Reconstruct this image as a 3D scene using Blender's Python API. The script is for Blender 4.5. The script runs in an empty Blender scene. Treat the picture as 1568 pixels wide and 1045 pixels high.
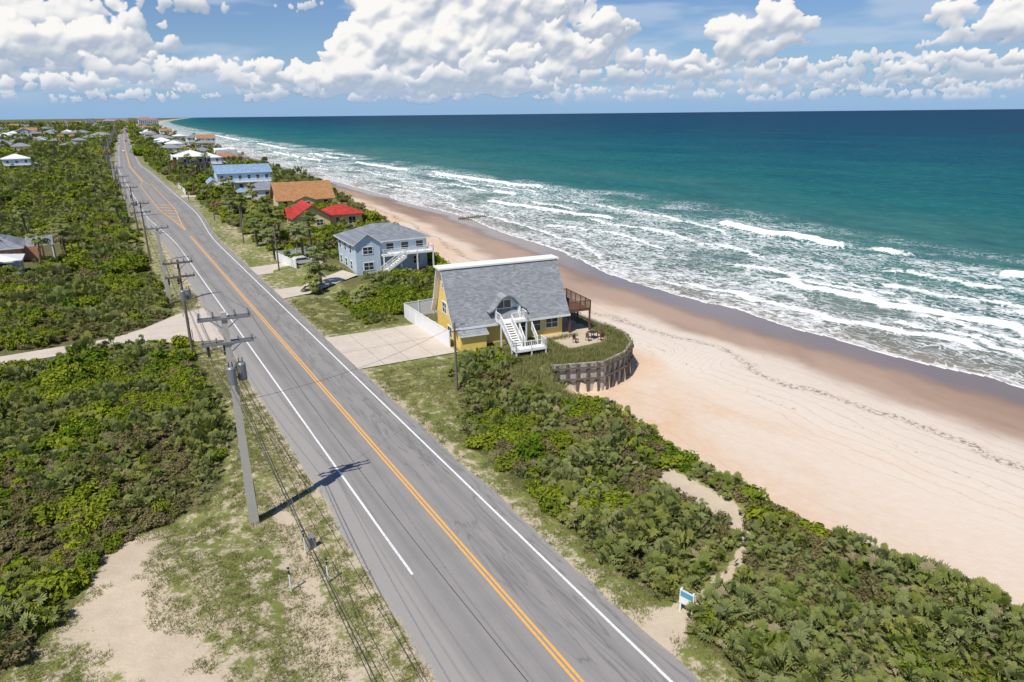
import bpy, math, random
import numpy as np
from mathutils import Matrix, Vector
random.seed(7); rng=np.random.default_rng(7)
scene=bpy.context.scene
R=math.radians

# ---------------------------------------------------------------- noise
_lat={}
def vnoise(x,y,seed=0):
    if seed not in _lat: _lat[seed]=np.random.default_rng(100+seed).random((256,256))
    L=_lat[seed]; x=np.asarray(x,float); y=np.asarray(y,float)
    xi=np.floor(x).astype(int); yi=np.floor(y).astype(int); fx=x-xi; fy=y-yi
    fx=fx*fx*(3-2*fx); fy=fy*fy*(3-2*fy)
    a=L[xi&255,yi&255]; b=L[(xi+1)&255,yi&255]; c=L[xi&255,(yi+1)&255]; d=L[(xi+1)&255,(yi+1)&255]
    return (a*(1-fx)+b*fx)*(1-fy)+(c*(1-fx)+d*fx)*fy
def fbm(x,y,seed=0,o=4):
    s=0;a=.5;t=0
    for i in range(o):
        s=s+a*vnoise(np.asarray(x)*2**i,np.asarray(y)*2**i,seed+i); t+=a; a*=.5
    return s/t
def sst(a,b,x):
    t=np.clip((np.asarray(x,float)-a)/(b-a),0,1); return t*t*(3-2*t)

# ---------------------------------------------------------------- layout (metres; road runs along +Y, sea at +X)
def bend(Y):
    t=np.clip(np.asarray(Y,float)-430,0,None); t1=np.minimum(t,7600)
    return .03*t+5.8e-6*t1**2+2*5.8e-6*7600*(t-t1)
def _sm(Y,xs,ys,w=14):
    Y=np.asarray(Y,float)
    return sum(np.interp(Y+o*w,xs,ys) for o in(-1,-.5,0,.5,1))/5
def shore(Y): return _sm(Y,[-3000,-60,0,32,57,95,132,200,304,488,855,1867,4000],[96,90,88,86,85,82,88,96,97,101,105,106,112])+bend(Y)
def toe(Y): return _sm(Y,[-3000,0,14,24,31,37,45,50,55,58,80,100,125,150,203,293,431,5000],[48,42,39.6,38.0,38.0,38.6,39,38,37,51,51,52,55,60,68,78,81,80],2)+bend(Y)
WALL=[(34.6,57.2),(36.3,55.9),(42.6,53.6),(46.5,54.9),(49.2,57.0),(50.8,60.0),(51.2,64),(51.2,80)]
POLY=[(34.6,57.2)]+WALL[1:]+[(34,80)]
def inpoly(x,y,poly):
    x=np.asarray(x,float); y=np.asarray(y,float); r=np.zeros(np.broadcast(x,y).shape,bool)
    n=len(poly)
    for i in range(n):
        x0,y0=poly[i]; x1,y1=poly[(i+1)%n]
        if y0==y1: continue
        c=((y0>y)!=(y1>y))&(x<(x1-x0)*(y-y0)/(y1-y0)+x0)
        r^=c
    return r
PATH=[(20.2,20.6),(24,21.4),(28.2,22.4),(30.8,24.0),(31.8,26.0),(31.9,28.6),(31.6,31.2),(32.2,33)]
def dpoly(x,y,pts):
    d=np.full(np.broadcast(x,y).shape,1e9)
    for (x0,y0),(x1,y1) in zip(pts[:-1],pts[1:]):
        dx,dy=x1-x0,y1-y0; t=np.clip(((x-x0)*dx+(y-y0)*dy)/(dx*dx+dy*dy),0,1)
        d=np.minimum(d,np.hypot(x-x0-t*dx,y-y0-t*dy))
    return d
def pathw(x,Y): return .24+.85*sst(24.6,26.5,Y)*sst(34,31,Y)+.9*sst(24,21,x)
def hz(X,Y):
    X=np.asarray(X,float);Y=np.asarray(Y,float)
    x=X-bend(Y); tt=toe(Y); sh=shore(Y)
    und=(fbm(X/9,Y/9,3)-.5)*2.0
    amp=sst(21,27,x)+sst(7,1,x)
    flat=((Y>58)&(Y<80)&(x>19)&(x<52))|((x<9.5)&(Y>81)&(Y<101))
    amp=np.where(flat,0,amp)
    z=und*amp+.8*sst(23,31,x)*sst(50,42,Y)
    z=z*(1-np.exp(-(dpoly(x,Y,PATH)/3.2)**2))-.03
    k=sst(tt-5,tt+.3,X)
    z=z*(1-k)-3*k
    zb=-3-2*(X-tt)/np.maximum(sh-tt,5)
    z=np.where(X>tt+.3,zb,z)
    z=np.where(X>sh,np.maximum(-5-.06*(X-sh),-9),z)
    z=np.where(inpoly(X,Y,POLY),-.03,z)
    return z
EL=([-100,30,34,36.7,44.6,46,48.5,60,80,100,400,5000],[-9,-9,-7.9,-5.5,-2.5,2.6,4.2,5.6,5.9,5.2,4.5,4])
ER=([-100,20,45,48,55,60,64,76,80,100,200,5000],[21.6,21.6,21.8,23,26,28,36,36,26,27,25,24])
def roadw(Y): return 2.6*sst(150,215,Y)*(1-.5*sst(380,460,Y))

# ---------------------------------------------------------------- node helper
class T:
    def __init__(s,nt): s.nt=nt; nt.nodes.clear()
    def n(s,typ,_p=None,**inp):
        nd=s.nt.nodes.new(typ)
        for k,v in (_p or {}).items(): setattr(nd,k,v)
        for k,v in inp.items(): s.set(nd,k.replace('_',' '),v)
        return nd
    def set(s,nd,k,v):
        sk=nd.inputs[k]
        if isinstance(v,bpy.types.NodeSocket): s.nt.links.new(v,sk)
        else:
            if isinstance(v,tuple) and len(v)==3 and sk.type=='RGBA': v=v+(1,)
            sk.default_value=v
    def m(s,op,a,b=None,c=None,clamp=False):
        nd=s.nt.nodes.new('ShaderNodeMath'); nd.operation=op; nd.use_clamp=clamp
        for i,v in enumerate((a,b,c)):
            if v is not None: s.set(nd,i,v)
        return nd.outputs[0]
    def mr(s,x,a,b,c=0.,d=1.,smooth=True):
        nd=s.nt.nodes.new('ShaderNodeMapRange')
        if smooth: nd.interpolation_type='SMOOTHSTEP'
        for i,v in enumerate((x,a,b,c,d)): s.set(nd,i,v)
        return nd.outputs[0]
    def mix(s,f,a,b,blend='MIX'):
        nd=s.nt.nodes.new('ShaderNodeMix'); nd.data_type='RGBA'; nd.blend_type=blend
        s.set(nd,0,f); s.set(nd,6,a); s.set(nd,7,b); return nd.outputs[2]
    def ramp(s,f,st):
        nd=s.nt.nodes.new('ShaderNodeValToRGB'); cr=nd.color_ramp
        while len(cr.elements)<len(st): cr.elements.new(.5)
        for e,(p,c) in zip(cr.elements,st): e.position=p; e.color=c+(1,)
        s.set(nd,0,f); return nd.outputs[0]
    def attr(s,name): return s.n('ShaderNodeAttribute',{'attribute_name':name}).outputs['Fac']
    def noise(s,vec,scale,detail=4,rough=.55,dist=0.,dim='3D'):
        return s.n('ShaderNodeTexNoise',{'noise_dimensions':dim},Vector=vec,Scale=float(scale),Detail=float(detail),Roughness=rough,Distortion=float(dist)).outputs[0]
    def pos(s): return s.n('ShaderNodeNewGeometry').outputs['Position']
    def scl(s,v,x,y,z):
        nd=s.n('ShaderNodeVectorMath',{'operation':'MULTIPLY'}); s.set(nd,0,v); nd.inputs[1].default_value=(x,y,z); return nd.outputs[0]
    def bump(s,h,st=.5,dist=.1): return s.n('ShaderNodeBump',None,Height=h,Strength=st,Distance=dist).outputs[0]
    def out(s,sh): 
        o=s.nt.nodes.new('ShaderNodeOutputMaterial'); s.nt.links.new(sh,o.inputs[0])
def newmat(name):
    m=bpy.data.materials.new(name); m.use_nodes=True; return m,T(m.node_tree)
_mats={}
def mat(name,col,rough=.7,var=.15,scale=2.,metal=0.,bump=0.,bs=20.,dirt=.0):
    if name in _mats: return _mats[name]
    m,t=newmat(name); tc=t.n('ShaderNodeTexCoord').outputs['Object']
    n=t.noise(tc,scale,5,.6)
    c=t.mix(n,tuple(max(0,x*(1-var)) for x in col),tuple(min(1,x*(1+var)) for x in col))
    n2=t.noise(tc,scale*7,3,.6)
    c=t.mix(t.mr(n2,.45,.75,0.,.35*(dirt+var)),c,tuple(x*.45 for x in col))
    b=t.n('ShaderNodeBsdfPrincipled',None,Base_Color=c,Roughness=rough,Metallic=metal)
    if bump: t.set(b,'Normal',t.bump(t.noise(tc,bs,3),bump,.02))
    t.out(b.outputs[0]); _mats[name]=m; return m
def shingle(name,col,sc=1.0):
    if name in _mats: return _mats[name]
    m,t=newmat(name); tc=t.n('ShaderNodeTexCoord').outputs['Object']
    mp=t.scl(tc,1,1,1.35)
    sx=t.n('ShaderNodeSeparateXYZ',None,Vector=mp)
    cmb=t.n('ShaderNodeCombineXYZ',None,X=t.m('ADD',sx.outputs[0],t.m('MULTIPLY',sx.outputs[1],.02)),Y=t.m('ADD',sx.outputs[2],t.m('MULTIPLY',sx.outputs[1],.01)))
    br=t.n('ShaderNodeTexBrick',{'offset':.5},Vector=cmb.outputs[0],Scale=sc,Color1=tuple(x*.75 for x in col),Color2=tuple(x*1.3 for x in col),Mortar=tuple(x*.5 for x in col),Mortar_Size=.015,Brick_Width=.45,Row_Height=.22)
    n=t.noise(tc,.7,5,.6)
    c=t.mix(t.mr(n,.3,.7,0.,.5),br.outputs[0],tuple(x*.7 for x in col))
    b=t.n('ShaderNodeBsdfPrincipled',None,Base_Color=c,Roughness=.85)
    t.out(b.outputs[0]); _mats[name]=m; return m
def siding(name,col):
    if name in _mats: return _mats[name]
    m,t=newmat(name); tc=t.n('ShaderNodeTexCoord').outputs['Object']
    z=t.n('ShaderNodeSeparateXYZ',None,Vector=tc).outputs[2]
    f=t.m('FRACT',t.m('MULTIPLY',z,5.))
    c=t.mix(t.mr(f,.0,.18,.28,0.),col,tuple(x*.5 for x in col))
    c=t.mix(t.mr(t.noise(tc,.8,5),.4,.8,0.,.25),c,tuple(x*.7 for x in col))
    b=t.n('ShaderNodeBsdfPrincipled',None,Base_Color=c,Roughness=.6,Normal=t.bump(f,.3,.02))
    t.out(b.outputs[0]); _mats[name]=m; return m
WHITE=mat('white_paint',(.78,.78,.76),.5,.05,1.,dirt=.2)
GLASS=mat('window_glass',(.035,.05,.06),.08,.2,.5)
CONC=mat('concrete',(.54,.47,.39),.85,.18,.5,dirt=.7)
POLEC=mat('pole_concrete',(.46,.43,.38),.8,.12,1.,dirt=.3)
WOOD=mat('weathered_wood',(.17,.13,.1),.85,.25,3.,dirt=.5)
BROWN=mat('brown_wood',(.13,.065,.035),.75,.25,3.)
DARK=mat('dark_metal',(.03,.03,.035),.5,.2,3.)
STEEL=mat('galvanised_steel',(.25,.26,.27),.45,.1,3.,.3)
YEL=siding('yellow_siding',(.84,.60,.17))
YEL2=siding('pale_yellow_siding',(.78,.60,.26))
BLUEG=siding('grey_blue_siding',(.52,.61,.70))
SKYB=siding('sky_blue_siding',(.36,.53,.70))
WHS=siding('white_siding',(.76,.76,.74))
CORAL=siding('coral_siding',(.62,.28,.17))
TANW=siding('tan_siding',(.55,.46,.33))
R_GREY=shingle('grey_shingles',(.26,.275,.295))
R_SLATE=shingle('slate_shingles',(.22,.24,.27))
R_RED=shingle('red_roof',(.44,.035,.025),.7)
R_TAN=shingle('tan_shingles',(.40,.20,.08))
R_WHITE=mat('white_roof',(.7,.69,.66),.6,.06,.5,dirt=.2)
R_BLUE=shingle('blue_roof',(.22,.34,.48))
R_TERRA=shingle('terracotta_roof',(.38,.18,.11))

# ---------------------------------------------------------------- mesh builder
class MB:
    def __init__(s): s.v=[];s.f=[];s.fm=[];s.m=[]
    def mi(s,m):
        if m not in s.m: s.m.append(m)
        return s.m.index(m)
    def poly(s,pts,m):
        k=len(s.v); s.v+=[tuple(p) for p in pts]; s.f.append(tuple(range(k,k+len(pts)))); s.fm.append(s.mi(m))
    def box(s,x0,x1,y0,y1,z0,z1,m):
        k=len(s.v); s.v+=[(x,y,z) for z in(z0,z1) for y in(y0,y1) for x in(x0,x1)]
        for q in((0,2,3,1),(4,5,7,6),(0,1,5,4),(2,6,7,3),(0,4,6,2),(1,3,7,5)):
            s.f.append(tuple(k+i for i in q)); s.fm.append(s.mi(m))
    def tube(s,p0,p1,r0,r1,m,n=8,cap=True):
        p0=Vector(p0);p1=Vector(p1);d=(p1-p0)
        if d.length<1e-6:return
        d.normalize(); a=d.orthogonal().normalized(); b=d.cross(a); k=len(s.v)
        for p,r in((p0,r0),(p1,r1)):
            for i in range(n):
                t=2*math.pi*(i+.5)/n; s.v.append(tuple(p+a*(r*math.cos(t))+b*(r*math.sin(t))))
        mi=s.mi(m)
        for i in range(n):
            j=(i+1)%n; s.f.append((k+i,k+j,k+n+j,k+n+i)); s.fm.append(mi)
        if cap:
            s.f.append(tuple(k+n+i for i in range(n))); s.fm.append(mi); s.f.append(tuple(k+n-1-i for i in range(n))); s.fm.append(mi)
    def beam(s,p0,p1,w,h,m):
        p0=Vector(p0);p1=Vector(p1);d=(p1-p0).normalized(); up=Vector((0,0,1)); a=d.cross(up)
        a=a.normalized() if a.length>1e-4 else Vector((1,0,0)); b=a.cross(d).normalized(); k=len(s.v)
        for p in(p0,p1):
            for i,j in((-1,-1),(1,-1),(1,1),(-1,1)): s.v.append(tuple(p+a*(i*w/2)+b*(j*h/2)))
        mi=s.mi(m)
        for q in((0,1,2,3),(7,6,5,4),(0,4,5,1),(1,5,6,2),(2,6,7,3),(3,7,4,0)): s.f.append(tuple(k+i for i in q)); s.fm.append(mi)
    def rail(s,p0,p1,m,h=1.,sp=1.6,bal=.22):
        p0=Vector(p0);p1=Vector(p1);L=(p1-p0).length;n=max(1,round(L/sp)); U=Vector((0,0,1))
        for i in range(n+1):
            p=p0.lerp(p1,i/n); s.box(p.x-.05,p.x+.05,p.y-.05,p.y+.05,p.z,p.z+h+.05,m)
        s.beam(p0+U*h,p1+U*h,.09,.07,m); s.beam(p0+U*.12,p1+U*.12,.05,.06,m)
        if bal:
            k=int(L/bal)
            for i in range(1,k):
                p=p0.lerp(p1,i/k); s.box(p.x-.018,p.x+.018,p.y-.018,p.y+.018,p.z+.13,p.z+h-.04,m)
    def win(s,face,c,z,w,h,at,frame=None):
        fr=frame or WHITE
        def bx(a0,a1,z0,z1,d,m):
            if face=='S': s.box(a0,a1,at-d,at+.02,z0,z1,m)
            if face=='N': s.box(a0,a1,at-.02,at+d,z0,z1,m)
            if face=='W': s.box(at-d,at+.02,a0,a1,z0,z1,m)
            if face=='E': s.box(at-.02,at+d,a0,a1,z0,z1,m)
        bx(c-w/2,c+w/2,z,z+h,.03,GLASS)
        t=.1
        bx(c-w/2-t,c-w/2,z-t,z+h+t,.07,fr); bx(c+w/2,c+w/2+t,z-t,z+h+t,.07,fr)
        bx(c-w/2,c+w/2,z-t,z,.07,fr); bx(c-w/2,c+w/2,z+h,z+h+t,.07,fr)
        bx(c-w/2,c+w/2,z+h/2-.03,z+h/2+.03,.05,fr)
        if w>1.3: bx(c-.03,c+.03,z,z+h/2-.03,.05,fr); bx(c-.03,c+.03,z+h/2+.03,z+h,.05,fr)
    def hip(s,x0,x1,y0,y1,z,rh,m,ov=.5,fas=None):
        x0-=ov;x1+=ov;y0-=ov;y1+=ov; s.box(x0,x1,y0,y1,z-.2,z,fas or WHITE)
        z+=.004; w=x1-x0;d=y1-y0; i=min(w,d)/2
        if w>=d: a=(x0+i,(y0+y1)/2,z+rh); b=(x1-i,(y0+y1)/2,z+rh)
        else: a=((x0+x1)/2,y0+i,z+rh); b=((x0+x1)/2,y1-i,z+rh)
        A,B,C,D=(x0,y0,z),(x1,y0,z),(x1,y1,z),(x0,y1,z)
        if w>=d:
            s.poly([A,B,b,a],m); s.poly([B,C,b],m); s.poly([C,D,a,b],m); s.poly([D,A,a],m)
        else:
            s.poly([A,B,a],m); s.poly([B,C,b,a],m); s.poly([C,D,b],m); s.poly([D,A,a,b],m)
    def gable(s,x0,x1,y0,y1,z,rh,m,axis='x',ov=.45,wall=None,fas=None):
        fas=fas or WHITE; th=.16
        if axis=='x':
            ym=(y0+y1)/2; sl=rh/((y1-y0)/2)
            f=lambda y:(z+rh-abs(y-ym)*sl)
            for ya in(y0-ov,y1+ov):
                P=[(x0-ov,ya,f(ya)),(x1+ov,ya,f(ya)),(x1+ov,ym,z+rh),(x0-ov,ym,z+rh)]
                s.poly([(a,b,c+th) for a,b,c in P],m); s.poly([(a,b,c) for a,b,c in P],fas)
                s.poly([P[0],P[1],(P[1][0],P[1][1],P[1][2]+th),(P[0][0],P[0][1],P[0][2]+th)],fas)
                for X,i,j in((0,0,3),(0,1,2)): s.poly([P[i],P[j],(P[j][0],P[j][1],P[j][2]+th),(P[i][0],P[i][1],P[i][2]+th)],fas)
            for x in(x0,x1): s.poly([(x,y0,z-.01),(x,y1,z-.01),(x,ym,z+rh-.01)],wall)
        else:
            xm=(x0+x1)/2; sl=rh/((x1-x0)/2); f=lambda x:(z+rh-abs(x-xm)*sl)
            for xa in(x0-ov,x1+ov):
                P=[(xa,y0-ov,f(xa)),(xa,y1+ov,f(xa)),(xm,y1+ov,z+rh),(xm,y0-ov,z+rh)]
                s.poly([(a,b,c+th) for a,b,c in P],m); s.poly(P,fas)
                s.poly([P[0],P[1],(P[1][0],P[1][1],P[1][2]+th),(P[0][0],P[0][1],P[0][2]+th)],fas)
                for i,j in((0,3),(1,2)): s.poly([P[i],P[j],(P[j][0],P[j][1],P[j][2]+th),(P[i][0],P[i][1],P[i][2]+th)],fas)
            for y in(y0,y1): s.poly([(x0,y,z-.01),(x1,y,z-.01),(xm,y,z+rh-.01)],wall)
    def mesh(s,name):
        me=bpy.data.meshes.new(name); me.from_pydata(s.v,[],s.f)
        for m in s.m: me.materials.append(m)
        me.polygons.foreach_set('material_index',s.fm); me.update(); return me
    def obj(s,name,loc=(0,0,0),rz=0.,smooth=False):
        me=s.mesh(name+'_mesh')
        if smooth: me.polygons.foreach_set('use_smooth',[True]*len(me.polygons))
        o=bpy.data.objects.new(name,me); scene.collection.objects.link(o); o.location=loc; o.rotation_euler=(0,0,R(rz)); return o
def place(name,me,loc,rz=0.,sc=1.):
    o=bpy.data.objects.new(name,me); scene.collection.objects.link(o); o.location=loc; o.rotation_euler=(0,0,rz)
    o.scale=(sc,sc,sc) if not isinstance(sc,tuple) else sc; return o
def gridmesh(name,X,Y,Z,attrs,material,smooth=True):
    nr,nc=X.shape; me=bpy.data.meshes.new(name); nv=nr*nc; nf=(nr-1)*(nc-1)
    me.vertices.add(nv); me.vertices.foreach_set('co',np.stack([X,Y,Z],-1).astype(np.float32).ravel())
    i=np.arange(nr-1)[:,None]*nc+np.arange(nc-1)[None,:]
    q=np.stack([i,i+1,i+nc+1,i+nc],-1).reshape(-1)
    me.loops.add(nf*4); me.loops.foreach_set('vertex_index',q.astype(np.int32))
    me.polygons.add(nf); me.polygons.foreach_set('loop_start',np.arange(0,nf*4,4,dtype=np.int32))
    me.update(calc_edges=True); me.validate()
    if smooth: me.polygons.foreach_set('use_smooth',np.ones(nf,bool))
    for k,a in attrs.items():
        if a.ndim==3:
            at=me.attributes.new(k,'FLOAT_COLOR','POINT'); at.data.foreach_set('color',a.astype(np.float32).ravel())
        else:
            at=me.attributes.new(k,'FLOAT','POINT'); at.data.foreach_set('value',a.astype(np.float32).ravel())
    me.materials.append(material)
    o=bpy.data.objects.new(name,me); scene.collection.objects.link(o); return o

# ---------------------------------------------------------------- ground
def steps(a,b,fn):
    r=[a]
    while r[-1]<b: r.append(r[-1]+fn(r[-1]))
    return np.array(r)
rows=np.concatenate([-steps(20,3000,lambda y:max(1,.15*y))[::-1],steps(-19.5,40000,lambda y:.5 if y<125 else max(.5,.5+(y-125)*.012))])
c1=-steps(25,30000,lambda y:.8+(y-25)*.12)[::-1]; c2=np.arange(-24.5,100,.5); c3=np.array([101,103,106,110,116,125,140,165])
cols=np.concatenate([c1,c2,c3])
YY,CC=np.meshgrid(rows,cols,indexing='ij'); XX=CC+bend(YY); ZZ=hz(XX,YY)
x=CC; tb=XX-toe(YY); sb=shore(YY)-XX
SPATCH=[(-2.6,44),(-2.9,40),(-2.9,36),(-1.4,31),(0,24)]
green=np.full(x.shape,.66)
eL=np.interp(YY,*EL); eR=np.interp(YY,*ER)
green=np.where(x<eL,.85,green); green=np.where(x>eR,.80,green)
verge=(x>eL)&(x<10); green=np.where(verge,.59,green)
green=np.where((x>19)&(x<eR),.63,green)
green=np.where((np.abs(x-9.2)<.7)|(np.abs(x-20.3)<.4),.5,green)
op=(YY<44)&(x>eL)&(x<9); green=np.where(op,.57,green)
green=np.where((YY<30)&(x<9)&(x>2),.54,green)
dS=dpoly(x,YY,SPATCH); green-=.42*np.exp(-(dS/1.7)**2)*(.6+.8*fbm(x/1.5,YY/1.5,35))
green-=.22*np.exp(-(dpoly(x,YY,[(7.2,44),(6.5,36),(5.5,30),(6,24)])/.8)**2)
dP=dpoly(x,YY,PATH); green-=.75*np.exp(-(dP/pathw(x,YY))**4)
lawn=inpoly(x,YY,POLY); green=np.where(lawn,.8,green)
patio=(x>42)&(x<49.)&(YY>59.)&(YY<75)&lawn; green=np.where(patio,.12,green)
low=(YY>46)&(YY<57)&(x>32)&(tb<0)&~lawn; green=np.where(low,.70-.2*sst(-3,0,tb),green)
green=np.where((YY>100)&(YY<400)&(x>20)&(x<30),.58+.3*(fbm(x/5,YY/7,31)-.4),green)
m,t=newmat('ground_material'); P=t.pos(); g=t.attr('green'); tbn=t.attr('tb'); sbn=t.attr('sb')
n1=t.noise(P,1.1,6,.62); n2=t.noise(P,5.,4,.65); n3=t.noise(P,.16,3,.5); n4=t.noise(P,22.,2,.6)
gg=t.m('ADD',g,t.m('ADD',t.m('MULTIPLY',t.m('SUBTRACT',n1,.5),1.0),t.m('MULTIPLY',t.m('SUBTRACT',n2,.5),.6)))
grass=t.mix(t.mr(n2,.35,.65),(.10,.135,.026),(.25,.23,.085))
grass=t.mix(t.mr(n3,.4,.65),grass,t.mix(n1,(.09,.13,.02),(.19,.20,.055)))
sandc=t.mix(n1,(.42,.34,.24),(.60,.51,.39)); sandc=t.mix(t.mr(n4,.5,.8,0.,.5),sandc,(.25,.19,.12))
land=t.mix(t.mr(gg,.42,.64),sandc,grass)
litter=t.mix(t.mr(n2,.35,.65),(.045,.045,.018),(.19,.16,.085))
litter=t.mix(t.mr(n1,.45,.7,0.,.6),litter,(.09,.11,.025))
land=t.mix(t.mr(g,.72,.84,0.,.9),land,litter)
drift=t.noise(t.scl(P,.05,.022,.1),1.,6,.6,.5)
bs=t.ramp(t.mr(sbn,8.,46.,smooth=False),[(0,(.46,.35,.27)),(.25,(.60,.515,.435)),(.6,(.65,.565,.475)),(1,(.61,.48,.365))])
org=t.m('MULTIPLY',t.mr(drift,.42,.60),t.mr(tbn,22.,4.,.08,1.))
bs=t.mix(t.m('MULTIPLY',org,.75),bs,(.59,.38,.22))
bs=t.mix(t.mr(n1,.3,.8,0.,.35),bs,(.70,.62,.53))
tr=t.m('SINE',t.m('MULTIPLY',t.m('ADD',tbn,t.m('MULTIPLY',n3,3.)),3.4))
trk=t.m('MULTIPLY',t.mr(tr,.85,.99),t.m('MULTIPLY',t.mr(t.noise(t.scl(P,.09,.012,.1),1.,3),.5,.62),t.mr(n2,.3,.6)))
bs=t.mix(t.m('MULTIPLY',trk,.35),bs,(.40,.28,.18))
bs=t.mix(t.mr(n4,.6,.8,0.,.25),bs,(.36,.27,.18))
wob=t.m('MULTIPLY',t.m('SUBTRACT',t.noise(t.scl(P,.07,.05,.07),1.,5),.5),14.)
sw=t.m('ADD',sbn,wob)
wr=t.m('MULTIPLY',t.m('SUBTRACT',1.,t.m('ABSOLUTE',t.m('DIVIDE',t.m('SUBTRACT',sw,22.),1.1)),clamp=True),t.mr(t.noise(P,2.2,5,.7),.45,.6))
wr2=t.m('MULTIPLY',t.m('SUBTRACT',1.,t.m('ABSOLUTE',t.m('DIVIDE',t.m('SUBTRACT',sw,29.),.5)),clamp=True),t.mr(t.noise(P,1.4,5,.7),.55,.68))
bs=t.mix(t.m('MULTIPLY',t.m('MAXIMUM',wr,wr2),.85),bs,(.09,.06,.035))
wet=t.mr(sw,20.,15.); wet2=t.mr(sw,11.,5.)
bs=t.mix(t.m('MULTIPLY',wet,.95),bs,t.mix(t.mr(drift,.4,.6),(.27,.18,.13),(.37,.265,.20)))
bs=t.mix(t.m('MULTIPLY',wet2,.75),bs,(.175,.13,.105))
bf=t.mr(t.m('ADD',tbn,t.m('MULTIPLY',t.m('SUBTRACT',n1,.5),4.)),-.9,.6)
lawnm=t.attr('lawn'); bf=t.m('MULTIPLY',bf,t.m('SUBTRACT',1.,lawnm))
col=t.mix(bf,land,bs)
b=t.n('ShaderNodeBsdfPrincipled',None,Base_Color=col,Roughness=t.m('SUBTRACT',.95,t.m('MULTIPLY',wet2,.78)),Normal=t.bump(t.m('ADD',n2,t.m('MULTIPLY',n1,2.)),t.m('SUBTRACT',.4,t.m('MULTIPLY',wet,.38)),.08))
t.set(b,'Specular IOR Level',t.m('ADD',.15,t.m('MULTIPLY',wet2,.4)))
t.out(b.outputs[0])
gridmesh('ground',XX,YY,ZZ,{'green':green,'tb':tb,'sb':sb,'lawn':lawn.astype(float)},m)

# ---------------------------------------------------------------- road
rr=steps(-600,9000,lambda y:1.5 if -20<y<450 else 6)
lat=np.array([9.4,10.4,11.6,13.2,15.2,17,18.8,19.95]); 
YR=np.repeat(rr[:,None],len(lat),1); lt=np.repeat(lat[None,:],len(rr),0)
wd=roadw(YR); LT=lt+wd*np.clip((lt-15.2)/4.7,-1,1)
jit=(vnoise(YR/1.1,YR*0,41)-.5)*.3
LT=LT+np.where((lt<9.5),-jit,0)+np.where(lt>19.9,jit,0)
m,t=newmat('asphalt'); P=t.pos(); la=t.attr('lat')
n1=t.noise(P,.35,5,.6); n2=t.noise(P,30.,2,.6); st=t.noise(t.scl(P,3.,.05,1.),1.,4,.6,.4)
c=t.mix(n1,(.240,.227,.213),(.320,.300,.283)); c=t.mix(t.mr(n2,.35,.7,0.,.4),c,(.17,.162,.155))
def band(c0,w): return t.m('SUBTRACT',1.,t.m('ABSOLUTE',t.m('DIVIDE',t.m('SUBTRACT',la,c0),w)),clamp=True)
wh=t.m('ADD',t.m('ADD',band(12.5,.45),band(14.2,.45)),t.m('ADD',band(16.2,.45),band(17.9,.45)),clamp=True)
c=t.mix(t.m('MULTIPLY',wh,t.mr(st,.3,.7,.15,.6)),c,(.165,.157,.15))
ws=t.noise(t.scl(P,1.3,.10,1.),1.,3,.5,1.2)
skid=t.m('MULTIPLY',t.m('SUBTRACT',1.,t.m('MULTIPLY',t.m('ABSOLUTE',t.m('SUBTRACT',ws,.5)),26.),clamp=True),t.mr(la,15.3,16.,.08,.5))
c=t.mix(skid,c,(.10,.097,.093))
pt=t.noise(t.scl(P,.25,.06,1.),1.,2,.4); c=t.mix(t.mr(pt,.56,.60,0.,.22),c,(.16,.155,.15))
sh=t.mr(la,11.2,10.9); c=t.mix(t.m('MULTIPLY',sh,.6),c,(.33,.31,.285))
edge=t.m('MAXIMUM',t.mr(t.m('ADD',la,t.m('MULTIPLY',n1,1.2)),10.4,9.9),t.mr(t.m('SUBTRACT',la,t.m('MULTIPLY',n1,.8)),19.2,19.8))
c=t.mix(t.m('MULTIPLY',edge,t.mr(t.noise(P,4.,4),.42,.6)),c,(.40,.34,.26))
b=t.n('ShaderNodeBsdfPrincipled',None,Base_Color=c,Roughness=.85,Normal=t.bump(n2,.3,.01)); b.inputs['Specular IOR Level'].default_value=.3; t.out(b.outputs[0])
gridmesh('road',LT+bend(YR),YR,np.full(YR.shape,.045),{'lat':lt},m)
def paintmat(name,col):
    m,t=newmat(name); P=t.pos(); n=t.noise(P,6.,4,.7)
    c=t.mix(t.mr(n,.46,.70,0.,.55),col,(.26,.25,.24)); t.out(t.n('ShaderNodeBsdfPrincipled',None,Base_Color=c,Roughness=.6).outputs[0]); return m
PW=paintmat('white_road_paint',(.80,.79,.77)); PY=paintmat('yellow_road_paint',(.80,.40,.07))
mk=MB()
def strip(fx,y0,y1,w,m,st=3.):
    ys=np.arange(y0,y1,st).tolist()+[y1]
    for a,b2 in zip(ys[:-1],ys[1:]):
        xa=float(fx(a)+bend(a)); xb=float(fx(b2)+bend(b2))
        mk.poly([(xa-w/2,a,.053),(xa+w/2,a,.053),(xb+w/2,b2,.053),(xb-w/2,b2,.053)],m)
def LW(y): return float(roadw(y))
strip(lambda y:18.82+LW(y),-300,5000,.15,PW,6); strip(lambda y:11.6-LW(y),31.3,5000,.15,PW,6)
for o in(-.13,.13): strip(lambda y:15.2+o,-300,166,.14,PY,6)
def div(y): return 1.9*float(sst(176,226,y))*(1-float(sst(300,330,y)))
for sgn in(-1,1): strip(lambda y:15.2+sgn*(div(y)+.12),176,5000,.2,PY,5)
for y in np.arange(186,236,7.5):
    d=div(y); mk.poly([(15.2-d,y+3,.057),(15.2-d,y+3.9,.057),(15.2+d,y-1.,.057),(15.2+d,y-1.9,.057)],PY)
mk.obj('road_markings')
dv=MB(); dv.poly([(19.8,65.2,.062),(31.0,64.6,.062),(31.0,77,.062),(19.8,77.4,.062)],CONC)
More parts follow.
